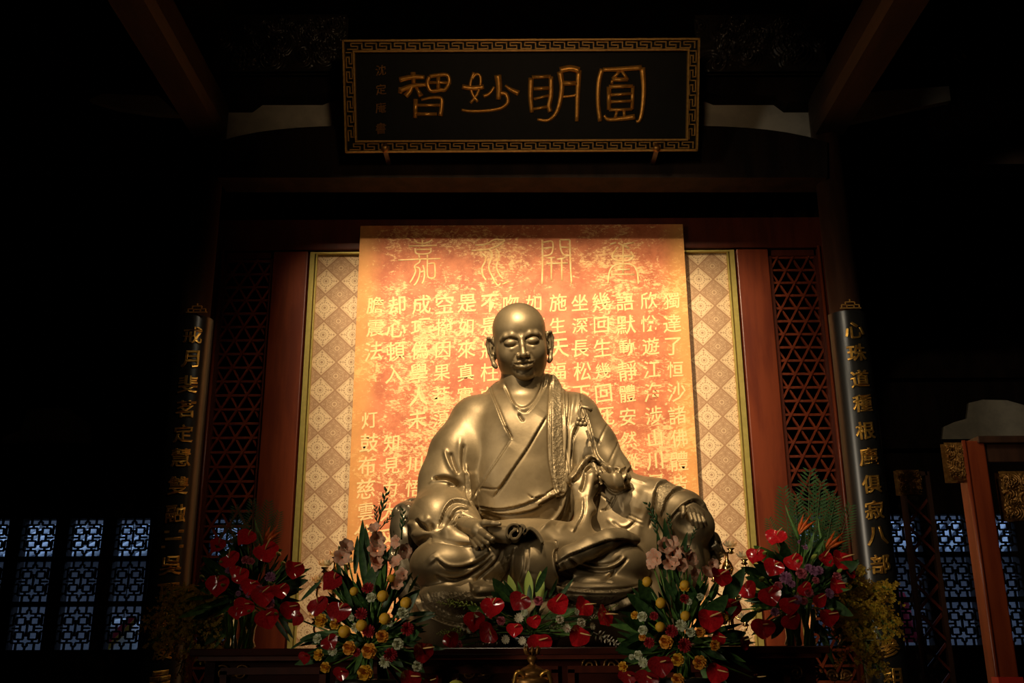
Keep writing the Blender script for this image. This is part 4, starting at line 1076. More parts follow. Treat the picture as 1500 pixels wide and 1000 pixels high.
for s_ in (-1, 1):
    H.ell((s_ * 41.5, -6, -8), (5.5, 6, 19), 4)
    H.chain([((s_ * 38, 2, 1), 2.0), ((s_ * 41.5, 1, 8.5), 2.3), ((s_ * 46, -4, 9.5), 2.4), ((s_ * 48.5, -7, 1), 2.4), ((s_ * 47, -6, -11), 2.3), ((s_ * 43.5, -3, -21), 2.8), ((s_ * 41.5, -1, -30), 3.6), ((s_ * 39.5, 0, -33), 3.4)], 1.5)
    H.chain([((s_ * 42.5, -2, 3), 1.5), ((s_ * 44.5, -3, -4), 1.6), ((s_ * 42.5, -1, -14), 1.5)], 1.2)
    H.chain([((s_ * 38.5, 3, -6), 2.0), ((s_ * 39.5, 3, -12), 1.8)], 1.5)
    H.ell((s_ * 41, 0, -9), (1.8, 3, 5), 1.5, True)
hv, hf = H.mesh(); hv = smooth_mesh(hv, hf, 1)
hc = P(762, 500, 7.36); hs = PX(7.36, hc.z)
vdir = (CAM - hc).normalized()
zz = Vector((0, 0, 1)); fwd = vdir.copy(); right = zz.cross(-fwd).normalized() * 1.0
right = Vector((1, 0, 0)); right = (right - fwd * right.dot(fwd)).normalized(); upv = right.cross(-fwd).normalized()
if upv.z < 0: upv = -upv
ro = math.radians(5.6)     # the head leans to the left of the picture
r2 = right * math.cos(ro) + upv * -math.sin(ro) * -1; u2 = upv * math.cos(ro) - right * math.sin(ro)
yaw = math.radians(3.0); f2 = fwd * math.cos(yaw) + r2 * math.sin(yaw); r3 = r2 * math.cos(yaw) - fwd * math.sin(yaw)
HM = np.array([r3, f2, u2]) * hs * 1.0
hw = hv @ HM + np.array(hc)
hm = np_mesh('head', hw, hf[:, ::-1], [M['bronze']])
part('head', hm, statue)

# hand holding the sceptre, and the hand hanging from the cuff
K = Field((-.75, 6.42, 2.0), (.1, 7.2, 2.6), .0052)
K.chain(ch((676, 766, 6.98, 11), (690, 772, 6.82, 13), (703, 777, 6.72, 13.5), (709, 781, 6.69, 10)), .02)
K.chain(ch((698, 769, 6.74, 6.5), (710, 766, 6.66, 5.6), (722, 766.5, 6.61, 4.4), (732, 767, 6.58, 3.0)), .010)
for a in (((706, 779, 6.66, 5.6), (714, 785, 6.59, 5.0), (721, 789.5, 6.56, 4.2), (723, 793, 6.58, 3.2)), ((702, 785, 6.68, 5.4), (709, 791, 6.61, 4.8), (715, 795.5, 6.58, 4.0), (715.5, 799, 6.61, 3.1)),
          ((697, 788, 6.71, 5.1), (703, 795, 6.65, 4.5), (707.5, 799.5, 6.62, 3.7), (707, 803, 6.65, 2.9)), ((691, 789, 6.76, 4.7), (695.5, 796, 6.70, 4.1), (698.5, 801, 6.67, 3.3), (698, 804, 6.70, 2.7))):
    K.chain(ch(*a), .006)
kv, kf = K.mesh(); kv = smooth_mesh(kv, kf, 1); part('hand', np_mesh('hand', kv, kf, [M['bronze']]), statue)
px1 = P(1010, 760, 6.95)
K = Field((px1.x - .22, 6.72, px1.z - .24), (px1.x + .26, 7.25, px1.z + .22), .0048)
K.chain(ch((1000, 748, 7.06, 11), (1014, 752, 6.98, 12), (1022, 757, 6.94, 11)), .02)
for i, (x0, y0, x1, y1) in enumerate(((1008, 750, 1015, 768), (1014, 750, 1021.5, 773), (1020, 752, 1028, 772), (1026, 755, 1034, 768))):
    K.chain(ch((x0, y0 - 4, 6.94, 3.8), (x0 + 3, y0 + 3, 6.88, 3.7), ((x0 + x1) / 2 + 2, (y0 + y1) / 2 + 2, 6.86, 3.2), (x1, y1, 6.875, 2.7)), .004)
K.chain(ch((998, 746, 6.96, 4.4), (1001, 744, 6.92, 4.2), (1001, 752, 6.90, 3.6), (1000, 757, 6.92, 2.8)), .006)
kv, kf = K.mesh(); kv = smooth_mesh(kv, kf, 1); part('hand', np_mesh('hand', kv, kf, [M['bronze']]), statue)

# ceremonial sceptre with a cloud scroll head
sc_ = MB(); pts = [P(704, 782, 6.74), P(716, 780, 6.70), P(732, 782, 6.64), P(748, 784, 6.60)]
sc_.tube(spline(pts, 5), [.034 + .024 * min(1, i / 8) for i in range(16)], 12, True, .7)
sc_o = sc_.build('sceptre', M['bronze'], statue, smooth=True)
def ribbon(pts2, Y0, Y1, th, name, m, parent):
    b = MB(); sm = spline(pts2, 6); n = len(sm); vs = []
    for i, p in enumerate(sm):
        a = sm[max(0, i - 1)]; c_ = sm[min(n - 1, i + 1)]; d = np.array([c_[0] - a[0], c_[1] - a[1]]); d /= np.linalg.norm(d) + 1e-9; nn = np.array([-d[1], d[0]]) * th
        y0 = Y0
        for sx in (1, -1):
            for YY in (Y0, Y1): vs.append(P(p[0] + nn[0] * sx, p[1] + nn[1] * sx, Y0) + Vector((0, YY - Y0, 0)))
    fs = []
    for i in range(n - 1):
        q = i * 4
        for a, c_ in ((0, 1), (1, 3), (3, 2), (2, 0)): fs.append((q + a, q + c_, q + 4 + c_, q + 4 + a))
    fs += [(0, 2, 3, 1), (4 * n - 4, 4 * n - 3, 4 * n - 1, 4 * n - 2)]
    b.add(vs, fs); return b.build(name, m, parent, smooth=True, bevel=.003)
ribbon([(747, 788), (742, 781), (744, 772), (752, 767), (761, 770), (763, 779), (757, 788), (750, 788), (748, 782), (752, 777), (757, 775)], 6.50, 6.70, 2.1, 'scroll', M['bronze'], sc_o)
ribbon([(760, 771), (765, 769), (769, 774), (768, 781), (771, 776), (777, 773), (785, 778), (791, 786), (795, 794)], 6.50, 6.74, 2.3, 'scroll', M['bronze'], sc_o)
# clasp on the shoulder
cl = MB(); cp = [P(853 + 4.5 * math.cos(a), 604 + 9 * math.sin(a), 7.08) for a in np.linspace(0, 2 * PI, 17)]
cl.tube(cp, .009, 8, False)
cl.tube([P(850, 590, 7.12), P(853, 596, 7.08), P(860, 597, 7.07), P(867, 601, 7.08)], [.010, .014, .012, .017], 10)
for q in ((848, 614, 9), (854, 616, 9), (851, 621, 8), (846, 620, 7), (857, 621, 7)): cl.lathe([(.002, -.02), (.016, -.014), (.02, 0), (.016, .014), (.002, .02)], P(q[0], q[1], 7.09), 10)
cl.build('clasp', M['bronze'], statue, smooth=True)
# gnarled root seat: both arm rests
for nm, pts_, lo, hi in (('gnarled_root', ((604, 744, 7.50, 15), (594, 756, 7.42, 19), (590, 775, 7.38, 17), (594, 792, 7.36, 19), (590, 812, 7.36, 17), (600, 830, 7.36, 20), (602, 860, 7.38, 20), (612, 900, 7.35, 22), (615, 940, 7.35, 26)), (-1.35, 7.0, 1.44), (-.45, 7.85, 2.95)),
                         ('gnarled_root', ((1020, 790, 7.28, 20), (1040, 792, 7.2, 13), (1046, 806, 7.2, 11), (1038, 822, 7.22, 12), (1020, 815, 7.28, 16), (1005, 850, 7.36, 20), (985, 890, 7.38, 24), (965, 935, 7.36, 30)), (.6, 6.85, 1.44), (1.75, 7.75, 2.8))):
    Rt = Field(lo, hi, .0105)
    Rt.chain(ch(*pts_), .05)
    r_ = np.random.default_rng(5)
    for q in pts_[:-2]:
        for _ in range(4):
            ang = r_.uniform(0, 2 * PI); rr_ = q[3] * .75; a = (q[0] + rr_ * math.cos(ang), q[1] + rr_ * math.sin(ang), q[2] + r_.uniform(-.12, .04), r_.uniform(3.5, 6))
            a2 = (a[0] + r_.uniform(-9, 9), a[1] + r_.uniform(4, 14), a[2] + r_.uniform(-.04, .04), r_.uniform(2.5, 4.5)); Rt.chain(ch(a, a2), .015)
        for _ in range(3):
            ang = r_.uniform(0, 2 * PI); cc, cr = c(q[0] + q[3] * .8 * math.cos(ang), q[1] + q[3] * .8 * math.sin(ang), q[2] - q[3] * .004, r_.uniform(2.5, 4.5)); Rt.ell(cc, (cr, cr * 1.3, cr * 1.6), .01, True)
    kk = int((1.525 - 1.44) / Rt.h); Rt.D[:, :, :kk] = np.maximum(Rt.D[:, :, :kk], .02)
    v_, f_ = Rt.mesh(); v_ = smooth_mesh(v_, f_, 1); part(nm, np_mesh(nm, v_, f_, [M['bronze_dark']]), statue)

# ------------------------------------------------------------------ altar and what stands on it
ZA = 1.52
aL, aR = P(278, 948, 6.2).x, P(1216, 948, 6.2).x
altar = empty('altar_table', (0, 7.2, 0), 'long dark red lacquered altar table carrying the statue and flowers', 'table')
b = MB(); b.bx(aL, aR, 6.2, 8.25, ZA - .045, ZA - .001); b.build('table_top', M['altar_wood'], altar, bevel=.008)
b = MB(); b.bx(aL + .05, aR - .05, 6.22, 6.26, ZA - .07, ZA - .045); b.build('edge_moulding', M['deep_red_wood'], altar)
b = MB(); b.bx(aL + .1, aR - .1, 6.34, 6.38, .12, ZA - .07); b.build('front_panel', M['altar_wood'], altar)
for xx in (aL + .1, aR - .1):
    b = MB(); b.bx(xx - .03, xx + .03, 6.3, 8.2, .12, ZA - .045); b.build('side_panel', M['altar_wood'], altar)
for k in range(5):
    x0 = aL + .16 + (aR - aL - .32) / 5 * k; x1 = x0 + (aR - aL - .32) / 5 - .06
    b = MB(); b.bx(x0, x1, 6.315, 6.34, ZA - .62, ZA - .57); b.bx(x0, x1, 6.315, 6.34, ZA - .15, ZA - .11)
    b.bx(x0, x0 + .04, 6.315, 6.34, ZA - .6, ZA - .13); b.bx(x1 - .04, x1, 6.315, 6.34, ZA - .6, ZA - .13)
    b.build('panel_frame', M['deep_red_wood'], altar)
for xx in (aL + .12, aR - .12):
    for yy in (6.3, 8.1):
        b = MB(); b.bx(xx - .08, xx + .08, yy - .06, yy + .08, 0, .14); b.build('leg', M['altar_wood'], altar)
# carved gilt cloud relief on the front of the altar
def scroll_relief(cx, cz, w_, name='carved_scroll'):
    b = MB(); 
    for s_ in (-1, 1):
        pts = []
        for k in range(22):
            t = k / 21; a = t * 3.4 * PI; rr = w_ * .22 * (1 - t) + .006
            pts.append((cx + s_ * (w_ * .28 + rr * math.cos(a)), 6.33, cz + rr * math.sin(a)))
        b.tube([(cx, 6.33, cz - w_ * .1)] + pts, .008, 6)
    return b.build(name, M['old_gold'], altar, smooth=True)
for px, py, w_ in ((700, 985, .20), (880, 975, .22), (1180, 985, .2), (1230, 990, .14), (340, 985, .2)):
    q = P(px, py, 6.33); scroll_relief(q.x, q.z, w_)
# lower offering table, its top below the frame
ZL = 1.22
low = empty('offering_table', (0, 5.7, 0), 'low dark offering table in front of the altar', 'table')
b = MB(); b.bx(-1.9, 1.95, 5.35, 6.12, ZL - .05, ZL - .001); b.build('table_top', M['altar_wood'], low, bevel=.006)
for xx in (-1.8, 1.85):
    for yy in (5.42, 6.05):
        b = MB(); b.bx(xx - .04, xx + .04, yy - .04, yy + .04, 0, ZL - .05); b.build('leg', M['altar_wood'], low)
# censer
q = P(780, 1000, 5.75); cx, cy = q.x, q.y
cen = empty('incense_burner', (cx, cy, ZL), 'gilt bronze incense burner with curled handles and lotus finial, at bottom centre', 'incense burner')
b = MB(); b.lathe([(.07, 0), (.09, .01), (.04, .03), (.03, .05), (.08, .07), (.11, .10), (.115, .13), (.09, .145)], (cx, cy, ZL), 24); b.build('bowl', M['old_gold'], cen, smooth=True)
b = MB(); b.lathe([(.09, .145), (.08, .17), (.05, .19), (.03, .20), (.015, .21), (.025, .225), (.03, .24), (.02, .252), (.01, .258)], (cx, cy, ZL), 20); b.build('lid', M['old_gold'], cen, smooth=True)
b = MB()
for k in range(8):
    a = k * PI / 4; d = Vector((math.cos(a), math.sin(a), 0)); o_ = Vector((cx, cy, ZL + .255))
    b.tube([o_ + d * .008, o_ + d * .034 + Vector((0, 0, .012)), o_ + d * .042 + Vector((0, 0, .034)), o_ + d * .034 + Vector((0, 0, .05))], [.006, .011, .009, .002], 6, True, .5)
b.lathe([(.006, 0), (.016, .012), (.018, .024), (.008, .04), (.001, .046)], (cx, cy, ZL + .255), 12)
b.build('finial', M['old_gold'], cen, smooth=True)
for s_ in (-1, 1):
    b = MB(); pts = [(cx + s_ * .03, cy - .04, ZL + .09), (cx + s_ * .05, cy - .07, ZL + .155), (cx + s_ * .085, cy - .075, ZL + .165), (cx + s_ * .10, cy - .06, ZL + .11), (cx + s_ * .115, cy - .05, ZL + .07)]
    b.tube(spline(pts, 5), .013, 8); b.build('handle', M['gold'], cen, smooth=True)
# fruit
def fruit(px, py, Y, r, col, name, label, cat, blush=None, sq=1.0):
    q = P(px, py, Y); z = ZL; n = 14
    m = vary(name + '_skin', col, blush or tuple(min(1, c_ * 1.2) for c_ in col), 6, .35)
    b = MB(); prof = [(r * math.sin(PI * (.02 + .96 * k / n)) * (1 - .05 * (k > n * .9)), r * sq * (1 - math.cos(PI * (.02 + .96 * k / n)))) for k in range(n + 1)]
    b.lathe(prof, (q.x, q.y, z), 20); o = b.build(name, m, smooth=True); tag(o, label, cat)
    s_ = MB(); s_.tube([(q.x, q.y, z + 2 * r * sq - .012), (q.x + .004, q.y, z + 2 * r * sq + .008)], [.003, .004], 6); s_.build('stalk', M['dark_wood'], o)
    return o
fruit(668, 1000, 5.7, .058, (.42, .48, .06), 'pear', 'yellow green pear at the bottom edge, left of the incense burner', 'fruit', (.5, .5, .08), 1.12)
fruit(724, 1000, 5.7, .048, (.5, .06, .03), 'apple', 'red and cream apple between the pear and the incense burner', 'fruit', (.75, .55, .35), .93)

# lotus candelabra
def lotus_cup(b, x, y, z, r):
    for ring, (n, op, h) in enumerate(((8, 1.0, .75), (8, .62, .95))):
        for k in range(n):
            a = 2 * PI * (k + .5 * ring) / n; d = Vector((math.cos(a), math.sin(a), 0)); t = Vector((-d.y, d.x, 0)); o_ = Vector((x, y, z))
            w_ = r * .30
            vs = [o_ + d * r * .15, o_ + d * r * .65 * op + t * w_ + Vector((0, 0, r * .35 * h)), o_ + d * r * .72 * op + Vector((0, 0, r * .28 * h)), o_ + d * r * .65 * op - t * w_ + Vector((0, 0, r * .35 * h)), o_ + d * r * 1.0 * op + Vector((0, 0, r * 1.0 * h))]
            b.add(vs, [(0, 1, 2), (0, 2, 3), (1, 4, 2), (2, 4, 3)])
def candelabrum(spots, base_px, label):
    Y = 7.2; q = P(base_px, 940, Y); root = empty('candelabrum', (q.x, Y, ZA), label, 'candelabrum', None)
    top = P(spots[0][0], spots[0][1], Y)
    prof = [(.10, 0), (.11, .015), (.06, .04), (.02, .07), (.018, .14), (.045, .17), (.055, .20), (.04, .235), (.015, .26), (.014, .36), (.03, .38), (.045, .41), (.03, .44), (.012, .46)]
    h = top.z - ZA - .03; k = h / .5
    b = MB(); b.lathe([(r, z * k) for r, z in prof] + [(.012, h)], (q.x, Y, ZA), 18); b.build('stem', M['brass'], root, smooth=True)
    b = MB(); b.lathe([(.012, 0), (.048, .02), (.055, .05), (.04, .08), (.012, .095)], (q.x, Y, ZA + .62 * h), 16); b.build('crystal_knop', M['crystal'], root, smooth=True)
    for i, (px, py) in enumerate(spots):
        p = P(px, py, Y - (.0 if i % 2 else .08)); r = .058
        if i:
            b = MB(); zj = max(ZA + .1, p.z - .11); b.tube(spline([(q.x, Y, zj + .02), ((q.x * .6 + p.x * .4), (Y + p.y) / 2, zj - .03), (p.x, p.y, zj + .01), (p.x, p.y, p.z - .03)], 5), .008, 6); b.build('arm', M['brass'], root, smooth=True)
        b = MB(); b.lathe([(.008, -.045), (.026, -.035), (.012, -.02), (.03, -.004), (.012, .0)], p, 12); dish = b.build('drip_cup', M['brass'], root, smooth=True)
        b = MB(); lotus_cup(b, p.x, p.y, p.z, r); o = b.build('lotus_petals', M['crystal'], dish)
    return root
candelabrum([(1070, 802), (1052, 818), (1090, 818), (1098, 838), (1046, 843), (1078, 872), (1104, 876), (1060, 900), (1092, 908)], 1073, 'tiered crystal lotus candelabrum right of the statue, before the wallpaper')
candelabrum([(492, 815), (508, 826), (476, 830), (466, 853), (500, 860), (478, 884), (508, 892), (462, 905), (490, 915)], 486, 'tiered crystal lotus candelabrum left of the statue, half behind dark red flowers')

# ------------------------------------------------------------------ shrine frame and carved screen at the far right
YF = 6.9
sh = empty('side_shrine', (3.3, YF, 0), 'tall brown timber shrine frame with carved brackets at the far right', 'shrine')
q0, q1 = P(1420, 700, YF), P(1450, 700, YF)
ztop = P(1430, 645, YF).z
b = MB(); b.bx(q0.x, q1.x, YF, YF + .16, 0, ztop); b.build('post', M['shrine'] if 'shrine' in M else M['red_wood'], sh, bevel=.01)
b = MB(); b.tube([(q0.x - .005, YF, 0), (q0.x - .005, YF, ztop)], .014, 8); b.build('bead_moulding', M['red_wood'], sh, smooth=True)
b = MB(); b.bx(q1.x - .02, q1.x + 1.2, YF + .02, YF + .14, ztop - .15, ztop - .02); b.bx(q1.x - .05, q1.x + 1.2, YF - .02, YF + .18, ztop - .02, ztop + .03)
b.build('cross_beam', M['dark_wood'], sh, bevel=.006)
carved('carved_panel', 1462, 1540, 690, 762, YF + .05, M['old_gold_dark'] if 'old_gold_dark' in M else M['old_gold'], 11, dep=.05, parent=None)
cp_ = bpy.context.scene.collection.objects[-1]; cp_ = [o for o in COL.objects if o.name.startswith('carved_panel')][-1]; cp_.parent = sh; cp_.location = -Vector(sh['_w'])
cp_.pop('kind', None)
carved('carved_bracket', 1382, 1418, 648, 705, YF + .04, M['old_gold'], 12, dep=.05, parent=None)
cp_ = [o for o in COL.objects if o.name.startswith('carved_bracket')][-1]; cp_.parent = sh; cp_.location = -Vector(sh['_w']); cp_.pop('kind', None)
b = MB(); qq = P(1490, 1002, YF - .1); b.box((qq.x - .05, YF - .08, qq.z + .02), (.16, .1, .05)); b.build('red_ledge', mat('bright_red_paint', (.5, .03, .02), .4)[0], sh)
# leaning lattice door leaf
ld = empty('lattice_screen', (P(1350, 948, 9.0).x, 9.0, 0), 'narrow dark screen of crossed slats between couplet board and shrine post', 'screen')
xa, xb = P(1334, 800, 9.0).x, P(1372, 800, 9.0).x; za, zc = .3, P(1350, 690, 9.0).z
for xx in (xa, xb):
    b = MB(); b.bx(xx - .02, xx + .02, 9.0, 9.05, 0, zc); b.build('stile', M['dark_wood'], ld)
for z in (za, zc - .02):
    b = MB(); b.bx(xa, xb, 9.0, 9.05, z - .02, z + .02); b.build('rail', M['dark_wood'], ld)
z = za
while z + .25 < zc:
    for s_ in (0, 1):
        b = MB(); b.bar((xa if s_ else xb, 9.015 + .02 * s_, z), (xb if s_ else xa, 9.015 + .02 * s_, z + .25), .024, .02); b.build('slat', M['deep_red_wood'], ld)
    z += .25

q_ = [P(1312, 690, 8.98), P(1348, 722, 8.98)]
carved('carved_bracket', 1312, 1350, 688, 724, 8.98, M['old_gold'], 14, dep=.05, parent=None)
cp_ = [o for o in COL.objects if o.name.startswith('carved_bracket')][-1]; cp_.parent = ld; cp_.location = -Vector(ld['_w']); cp_.pop('kind', None)

# ------------------------------------------------------------------ flowers
F_ = {}
F_['red'] = vary('glossy_red_spathe', (.50, .008, .016), (.64, .018, .024), 14, .13, 0, Coat_Weight=.4)
F_['dark_red'] = vary('deep_crimson_spathe', (.20, .006, .010), (.30, .012, .014), 14, .18, 0, Coat_Weight=.4)
F_['spadix'] = vary('cream_spadix', (.80, .55, .22), (.85, .45, .15), 30, .5)
F_['leaf'] = vary('dark_green_leaf', (.020, .060, .016), (.045, .11, .025), 10, .5)
F_['leaf2'] = vary('mid_green_leaf', (.07, .17, .035), (.12, .25, .05), 10, .5)
F_['fern'] = vary('dark_fern', (.030, .085, .024), (.055, .12, .03), 10, .6)
F_['stem'] = vary('green_stem', (.09, .20, .03), (.16, .30, .05), 10, .45)
F_['bud'] = vary('pale_green_bud', (.26, .38, .06), (.40, .48, .10), 14, .4)
F_['yellow'] = vary('yellow_petal', (.80, .48, .03), (.72, .36, .02), 20, .6)
F_['orange'] = vary('apricot_petal', (.80, .32, .03), (.75, .40, .05), 20, .6)
F_['white'] = vary('greenish_white_petal', (.62, .66, .42), (.75, .74, .56), 20, .6)
F_['cream'] = vary('ivory_petal', (.82, .76, .58), (.72, .62, .42), 20, .6)
F_['crimson'] = vary('crimson_petal', (.42, .012, .02), (.28, .008, .015), 20, .6)
F_['pink'] = vary('dusky_pink_petal', (.62, .16, .20), (.50, .10, .14), 20, .6)
F_['mauve'] = vary('mauve_petal', (.45, .20, .34), (.36, .13, .26), 20, .6)
F_['salmon'] = vary('salmon_petal', (.82, .36, .22), (.72, .50, .34), 12, .55, 0, Subsurface_Weight=.0)
F_['flame'] = vary('orange_sepal', (.80, .17, .015), (.70, .10, .012), 12, .45)
F_['oncid'] = vary('tiny_yellow_petal', (.62, .42, .03), (.42, .22, .015), 60, .55)
def striped():
    m, nt, b = mat('variegated_leaf', (.1, .3, .04), .35)
    sep = nt.nodes.new('ShaderNodeSeparateXYZ'); nt.links.new(coords(nt), sep.inputs[0]); x = N(nt, sep.outputs[0])
    nt.links.new(mixc(nt, ramp(nt, x.abs(), .10, .17), (.50, .62, .14), (.05, .17, .02)), b.inputs['Base Color']); return m
F_['striped'] = striped()

# unit meshes; local z = towards the viewer from the flower's face, x right, y up
def disc_heart():
    b = MB(); n, m_ = 20, 5; vs = [(0, 0, 0)]
    for j in range(1, m_ + 1):
        for k in range(n):
            a = 2 * PI * k / n; r = j / m_
            hx = .5 * math.sin(a) ** 3 * 1.02; hy = .45 * (13 * math.cos(a) - 5 * math.cos(2 * a) - 2 * math.cos(3 * a) - math.cos(4 * a)) / 34 + .55 * (.46 * math.cos(a)); hx = .45 * hx + .55 * .5 * math.sin(a)
            z = .10 * r * r + .05 * math.sin(3 * a) * r * r - .10 * max(0, -math.cos(a)) * r ** 3
            z += .030 * math.cos(a * 7) * r * r
            vs.append((hx * r, hy * r - .02, z))
    fs = [(0, 1 + k, 1 + (k + 1) % n) for k in range(n)]
    for j in range(m_ - 1):
        for k in range(n):
            a, c_ = 1 + j * n + k, 1 + j * n + (k + 1) % n; fs.append((a, a + n, c_ + n, c_))
    b.add(vs, fs)
    vs2 = [(x, y, z - .012) for x, y, z in vs]; b.add(vs2, [f[::-1] for f in fs])
    return b
U = {}
for k_ in ('red', 'dark_red'): U['anth_' + k_] = disc_heart().mesh('anthurium', F_[k_], True)
b = MB(); b.tube([(0, .10, .03), (.05, .12, .16), (.16, .16, .34), (.26, .20, .48)], [.028, .034, .030, .014], 8); U['spadix'] = b.mesh('spadix', F_['spadix'], True)
def rosette(layers, mat_, tight=1.0, thick=.0, seed=1, open_=1.0):
    r_ = random.Random(seed); b = MB()
    for L, (n, rad, h, el) in enumerate(layers):
        for k in range(n):
            a = 2 * PI * (k + .5 * (L % 2)) / n + r_.uniform(-.12, .12); ca, sa = math.cos(a), math.sin(a); wd = rad * 2.6 / n * 1.25
            pts = []
            for i in range(4):
                t = i / 3; rr = rad * (math.sin(t * PI * .5) ** .8); zz_ = h * (t ** 1.2) + el * t * t - .02 * L
                for j in (-1, 0, 1):
                    wj = wd * (.35 + .9 * math.sin(PI * min(.95, .15 + t * .72))) * j * .5; cup = -.14 * rad * (1 - abs(j)) * (0 if i == 0 else 1) * tight
                    x, y = rr + cup * 0 - abs(j) * .06 * rad, wj
                    pts.append((x * ca - y * sa, x * sa + y * ca, zz_ + cup * -.4 + (.05 * rad if i == 3 and j == 0 else 0)))
            b.add(pts, [(i * 3 + j, i * 3 + j + 1, i * 3 + j + 4, i * 3 + j + 3) for i in range(3) for j in range(2)])
    return b
lay_rose = [(6, .5, .05, -.06), (6, .46, .16, .0), (5, .36, .26, .02), (5, .26, .33, .03), (4, .15, .38, .03), (3, .07, .40, .02)]
lay_mum = [(14, .5, .04, -.04), (13, .44, .12, 0), (11, .34, .20, .02), (9, .24, .26, .02), (6, .13, .30, .02)]
lay_daisy = [(12, .5, .06, .05), (10, .38, .14, .05), (6, .15, .16, .0)]
for k_ in ('yellow', 'orange', 'white', 'cream', 'crimson', 'pink'):
    U['rose_' + k_] = rosette(lay_rose, 0, seed=len(k_)).mesh('rose', F_[k_], True)
for k_ in ('mauve', 'white', 'crimson', 'pink'): U['mum_' + k_] = rosette(lay_mum, 0, seed=3).mesh('chrysanthemum', F_[k_], True)
U['daisy'] = rosette(lay_daisy, 0, seed=4).mesh('daisy', F_['cream'], True)
def ball(mat_):
    b = MB(); r_ = random.Random(2); n = 10
    for i in range(n + 1):
        pass
    b.lathe([(.5 * math.sin(PI * max(.02, min(.98, k / n))), -.45 * math.cos(PI * k / n)) for k in range(n + 1)], (0, 0, .1), 18, None, lambda i, q: 1 + .06 * math.sin(q * 9 + i * 1.7) * (1 if 1 < i < 9 else 0))
    return b.mesh('craspedia', mat_, True)
U['ball'] = ball(F_['yellow'])
b = MB(); b.lathe([(.01, -.5), (.07, -.42), (.13, -.2), (.15, .0), (.12, .25), (.06, .42), (.01, .5)], (0, 0, 0), 8)
U['bud'] = b.mesh('lily_bud', F_['bud'], True)
def blade(m, w_=.12, bend=.12, n=8, fold=.25):
    b = MB(); vs = []
    for i in range(n + 1):
        t = i / n; ww = w_ * (math.sin(PI * min(1, t * .93 + .06)) ** .75) * (1 - .15 * t)
        z = bend * t * t
        vs += [(-ww, t, z + fold * ww), (0, t, z), (ww, t, z + fold * ww)]
    fs = []
    for i in range(n): q = i * 3; fs += [(q, q + 1, q + 4, q + 3), (q + 1, q + 2, q + 5, q + 4)]
    b.add(vs, fs); return b
for k_ in ('leaf', 'leaf2'):
    U['blade_' + k_] = blade(0, .085, .18).mesh('leaf', F_[k_], True); U['broad_' + k_] = blade(0, .20, .22).mesh('broad_leaf', F_[k_], True)
bb = blade(0, .17, .06); U['striped'] = bb.mesh('variegated_leaf', F_['striped'], True)
def fern():
    b = MB(); b.tube([(0, 0, 0), (0, .5, .02), (0, 1, .1)], [.008, .006, .002], 5)
    for i in range(24):
        t = .16 + .82 * i / 23; L = .17 * math.sin(PI * min(1, t * .80 + .10)) + .015
        for s_ in (-1, 1):
            o = Vector((0, t, .1 * t * t)); d = Vector((s_ * .82, .55, .08)); e = o + d * L; wv = Vector((0, .013, 0))
            b.add([o, o + d * L * .45 + wv, e, o + d * L * .45 - wv], [(0, 1, 2, 3)])
    return b.mesh('fern_frond', F_['fern'], False)
U['fern'] = fern()
def floret():
    b = MB()
    for k in range(6):
        a = 2 * PI * k / 6; ca, sa = math.cos(a), math.sin(a); pts = []
        for i in range(5):
            t = i / 4; rr = .06 + .46 * t; zz_ = .46 * math.sin(t * 1.5) * (1 - .25 * t)
            for j in (-1, 0, 1):
                y = j * (.05 + .20 * math.sin(PI * min(.9, t * .85 + .05))); x = rr - abs(j) * .04
                pts.append((x * ca - y * sa, x * sa + y * ca, zz_ + .05 * math.sin(6 * t + j * 2 + k) * t))
        b.add(pts, [(i * 3 + j, i * 3 + j + 1, i * 3 + j + 4, i * 3 + j + 3) for i in range(4) for j in range(2)])
    return b.mesh('gladiolus_bloom', F_['salmon'], True)
U['floret'] = floret()
def spike(n, m, name, seed=1):
    r_ = random.Random(seed); b = MB(); b.tube([(0, 0, 0), (0, 1, .04)], [.012, .004], 5)
    for i in range(n):
        t = .12 + .86 * i / (n - 1); a = i * 2.4; sz = .055 * (1.25 - t * .8)
        d = Vector((math.cos(a), .55, math.sin(a) * .8 + .3)).normalized(); o = Vector((0, t, .04 * t)); tt_ = d.cross(Vector((0, 1, 0))).normalized()
        e = o + d * sz * 2.6
        b.add([o, o + d * sz * 1.4 + tt_ * sz * .8, e, o + d * sz * 1.4 - tt_ * sz * .8, o + d * sz * 1.5 + d.cross(tt_) * sz * .6], [(0, 1, 4), (1, 2, 4), (2, 3, 4), (3, 0, 4), (0, 3, 2, 1)])
    return b.mesh(name, m, True)
U['spike_cream'] = spike(26, F_['cream'], 'snapdragon_spray', 1); U['spike_green'] = spike(20, F_['bud'], 'bud_spray', 2)
def tipspike():
    b = MB(); b.tube([(0, 0, 0), (0, .5, .01), (0, 1, .05)], [.028, .022, .006], 6)
    for i in range(7):
        t = .3 + .65 * i / 6; s_ = 1 if i % 2 else -1; L = .24 * (1.25 - t * .8)
        b.tube([(0, t, 0), (s_ * .06, t + L * .5, .02), (s_ * .09, t + L, .02)], [.03, .035, .004], 6)
    return b.mesh('gladiolus_tip', F_['leaf'], True)
U['tip'] = tipspike()
def paradise():
    b = MB(); b.tube([(0, 0, 0), (-.15, .35, .03), (-.4, .75, .05), (-.52, 1.0, .05)], [.03, .055, .03, .004], 8); return b.mesh('bird_of_paradise', F_['leaf2'], True)
U['para'] = paradise()
b = MB()
